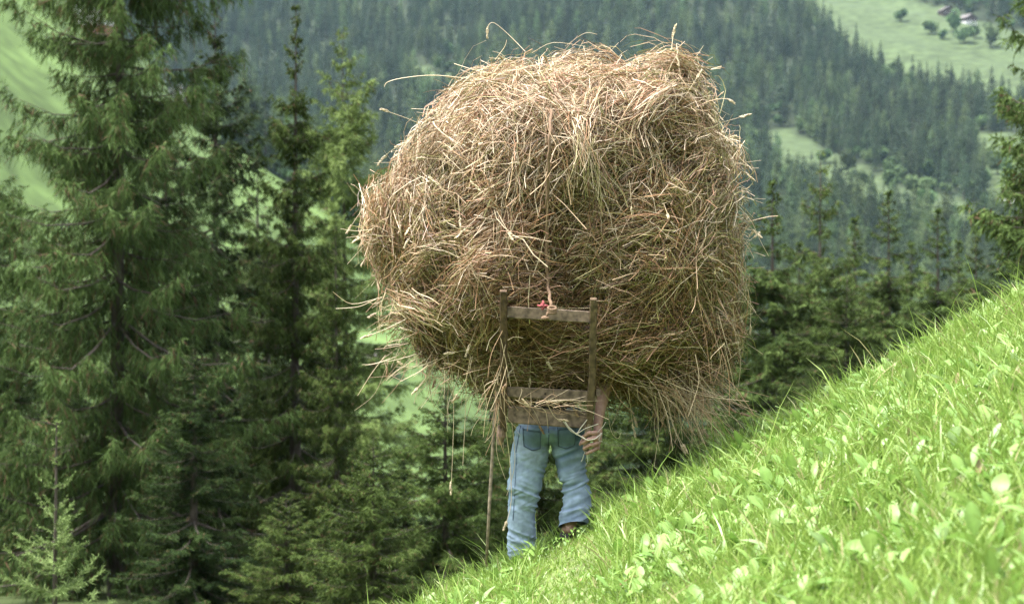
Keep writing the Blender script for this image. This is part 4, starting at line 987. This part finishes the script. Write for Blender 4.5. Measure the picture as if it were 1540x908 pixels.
    for t in np.linspace(0, 1, 5): b.ball(P(802 + t * 50, 650, y0 - 0.0), (0.132, 0.150, 0.082), 16, 9)
    for t in np.linspace(0, 1, 5): b.ball(P(804 + t * 46, 628, y0 + 0.03), (0.125, 0.125, 0.12), 16, 9)
    for px, py in ((804, 652), (851, 652)): b.ball(P(px, py, y0 - 0.045), (0.112, 0.11, 0.105), 16, 9)
    me = remesh(b, 'jeans', 0.0065, 4)
    # cut the hems and the waist flat, leaving the cloth open with a small turned edge
    bm = bmesh.new(); bm.from_mesh(me)
    def cut(co, no, sel):
        geo = [f for f in bm.faces if sel(f.calc_center_median())]; vs = set(v for f in geo for v in f.verts); es = set(e for f in geo for e in f.edges)
        bmesh.ops.bisect_plane(bm, geom=list(geo) + list(es) + list(vs), dist=1e-5, plane_co=co, plane_no=no, clear_outer=True)
    zr = P(0, 744, y0)[2]; xm = P(822, 0, y0)[0]
    cut(Vector(P(862, 789, y0 - 0.08)), Vector((0.10, -0.35, -1)).normalized(), lambda c: c.x > xm and c.z < zr)
    cut(Vector(P(787, 843, y0 + 0.05)), Vector((0, -0.1, -1)).normalized(), lambda c: c.x < xm and c.z < zr)
    cut(Vector(P(827, 612, y0)), Vector((0, 0, 1)), lambda c: c.z > P(0, 650, y0)[2])
    bm.to_mesh(me); bm.free()
    c = coords(me); n = normals(me); pxx = CX + FX * c[:, 0] / c[:, 1]; pyy = CY - FX * c[:, 2] / c[:, 1]
    # folds: rings bunching at knees and hems, drag lines from the crotch, slack under the seat
    left = pxx < 824
    k_knee = np.exp(-((pyy - np.where(left, 748, 730)) / 20) ** 2); k_hem = np.exp(-((pyy - np.where(left, 815, 776)) / 22) ** 2); k_seat = np.exp(-((pyy - 684) / 12) ** 2); k_thigh = np.exp(-((pyy - 708) / 22) ** 2)
    w1 = vnoise(np.stack([c[:, 0] * 5, c[:, 1] * 5, c[:, 2] * 26 + c[:, 0] * np.where(left, 11, -11)], -1), 1, 70); w2 = vnoise(np.stack([c[:, 0] * 9, c[:, 1] * 9, c[:, 2] * 42 - c[:, 0] * 16], -1), 1, 71)
    w3 = vnoise(c, 9, 72)
    sharp = lambda w: 1 - 2 * np.abs(w)
    disp = 0.0115 * sharp(w1) * (0.12 + 1.1 * k_knee + 0.95 * k_hem + 0.5 * k_thigh + 0.5 * k_seat) + 0.0045 * sharp(w2) * (0.35 + k_knee + k_hem + 0.5 * k_seat) + 0.006 * w3
    c2 = c + n * disp[:, None]; set_coords(me, c2)
    sun_fade = vnoise(c, 6, 73) * 0.20 + vnoise(c * np.array([1, 1, 0.35]), 26, 76) * 0.10
    base = np.array([0.060, 0.108, 0.19]); fade_lit = np.array([0.30, 0.38, 0.48]); dark = np.array([0.075, 0.115, 0.185])
    f = 0.56 + sun_fade + 0.35 * np.clip((pyy - 690) / 100, 0, 1) + 0.30 * sharp(w1) * (0.3 + k_knee + k_hem + k_seat) + 0.15 * np.exp(-((pxx - 780) / 14) ** 2)  # wear and grime, plus hay shade above and left light painted in
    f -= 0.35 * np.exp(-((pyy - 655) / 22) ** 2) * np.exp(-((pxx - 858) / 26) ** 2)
    col = base + (fade_lit - base) * np.clip(f, -0.5, 1.0)[:, None]
    dirt = np.clip(vnoise(c, 7, 74) - 0.15, 0, 1) * np.exp(-((pyy - 665) / 25) ** 2); col = col + (np.array([0.20, 0.19, 0.15]) - col) * (0.7 * dirt)[:, None]
    gs = np.clip(vnoise(c, 9, 75) - 0.1, 0, 1) * np.clip((pyy - 800) / 40, 0, 1); col = col + (np.array([0.20, 0.20, 0.15]) - col) * (0.5 * gs)[:, None]
    set_col(me, np.clip(col, 0.02, 0.8)); me.materials.append(M['denim'])
    jo = link('jeans', me, man_o)
    bv = BVHTree.FromPolygons([tuple(v) for v in c2], [tuple(p.vertices) for p in me.polygons])
    def on(px, py, off=0.0):
        d = Vector(P(px, py, 1.0)).normalized(); h = bv.ray_cast(Vector((0, 0, 0)), d)
        if h[0] is None: return P(px, py, y0 - 0.13)
        return np.array(h[0] + h[1] * (off if h[1].dot(d) < 0 else -off))
    def patch(poly_rows, off, colr):
        n = len(poly_rows[0]); V = [on(a, bb, off) for row in poly_rows for a, bb in row]; m = len(poly_rows)
        Q = [(i * n + j, i * n + j + 1, (i + 1) * n + j + 1, (i + 1) * n + j) for i in range(m - 1) for j in range(n - 1)]
        # turned edge down to the cloth
        rim = [j for j in range(n)] + [i * n + n - 1 for i in range(1, m)] + [(m - 1) * n + j for j in range(n - 2, -1, -1)] + [i * n for i in range(m - 2, 0, -1)]
        V = np.array(V); allp = [p for row in poly_rows for p in row]; low = np.array([on(*allp[r], -0.004) for r in rim]); k = len(V)
        V = np.concatenate([V, low]); L = len(rim)
        Q += [(rim[i], rim[(i + 1) % L], k + (i + 1) % L, k + i) for i in range(L)]
        return V, Q, colr
    for x0, x1, sk in ((786, 814, 2), (838, 866, -1)):
        rows = []
        for v in np.linspace(0, 1, 8):
            yb = 644 + v * 27; row = []
            for u in np.linspace(0, 1, 8):
                py_ = yb + (5 * (1 - abs(2 * u - 1)) * v if v > 0.8 else 0) + sk * 2 * u; row.append((x0 + (x1 - x0) * u + (0.5 - u) * 3 * v, py_))
            rows.append(row)
        V, Q, cc = patch(rows, 0.004, None); mb = MB(); mb.add(V, Q, None, (0.125, 0.175, 0.245)); po = link('pocket', mb.mesh('pocket', M['denim'], True), jo)
        mb = MB()
        for edge in ([r[0] for r in rows], [r[-1] for r in rows], rows[-1], [(a, b_ + 3) for a, b_ in rows[0]]):
            mb.tube([on(a + (0.8 if a < (x0 + x1) / 2 else -0.8), bb - 0.6, 0.0048) for a, bb in edge], 0.0026, 5, (0.075, 0.10, 0.15))
        link('stitching', mb.mesh('stitching', M['denim'], True), po)
    mb = MB()
    mb.tube([on(824 + 1.5 * math.sin(t * 3), 634 + 36 * t, 0.001) for t in np.linspace(0, 1, 10)], 0.0035, 5, (0.07, 0.10, 0.16)); mb.tube([on(783 - 7 * t, 640 + 40 * t, 0.001) for t in np.linspace(0, 1, 10)], 0.003, 5, (0.07, 0.10, 0.16))
    mb.tube([on(777.5 - 6 * t, 682 + 100 * t, 0.001) for t in np.linspace(0, 1, 14)], 0.003, 5, (0.11, 0.16, 0.24))
    link('seam', mb.mesh('seam', M['denim'], True), jo)
    # boots
    def boot(ank, heel, toe, shaft):
        up = nrm(shaft - ank); b = MB(); f = nrm(toe - heel); dn = nrm(np.cross(np.cross(f, up), f)); dn = -dn if dn[2] > 0 else dn
        b.limb([shaft, ank], [0.060, 0.054]); b.limb([heel + f * 0.02 - dn * 0.01, heel * 0.5 + toe * 0.5 - dn * 0.012, toe - dn * 0.002], [0.046, 0.046, 0.040]); b.limb([ank, heel + f * 0.03 - dn * 0.01], [0.055, 0.047]); b.limb([ank, heel * 0.45 + toe * 0.55 - dn * 0.02], [0.052, 0.043])
        me = remesh(b, 'boot', 0.006, 3); me.materials.append(M['leather']); o = link('boot', me, man_o)
        b = MB(); s = nrm(np.cross(f, dn))
        for a in (-0.017, 0.017): b.limb([heel + dn * 0.040 + s * a + f * 0.005, heel * 0.5 + toe * 0.5 + dn * 0.036 + s * a * 1.2, toe + dn * 0.034 + s * a], [0.024, 0.022, 0.022])
        b.box(heel + dn * 0.055 - f * 0.02, heel + dn * 0.055 + f * 0.055, s, 0.03, 0.07, 0.006)
        me = remesh(b, 'sole', 0.006, 1); me.materials.append(M['rubber']); link('sole', me, o)
    boot(P(856, 787, y0 - 0.06), P(852.5, 797, 16.92), P(858, 811, 17.12), P(860, 772, y0 - 0.05))
    gl = float(near_z(np.array([ankL[0]]), np.array([17.1]))[0]) + 0.055
    boot(ankL, np.array([ankL[0], 17.04, gl]), np.array([ankL[0] - 0.02, 17.26, gl]), P(787, 820, y0 + 0.05))
man()

# ------------------------------------------------------------------ the air of the valley
def haze():
    mb = MB(); cuboid(mb, -905, 905, -430, 2905, -75, 640)
    m, n, b = mat_new('valley_haze'); n.nodes.remove(b); v = n.nodes.new('ShaderNodeVolumePrincipled')
    v.inputs['Color'].default_value = (0.50, 0.74, 1.0, 1); v.inputs['Density'].default_value = HAZE; v.inputs['Anisotropy'].default_value = 0.0
    n.links.new(v.outputs[0], n.nodes['Material Output'].inputs['Volume'])
    o = link('haze', mb.mesh('haze', m)); tag(o, 'thin bluish haze filling the valley', 'haze', kind='stuff')
haze()
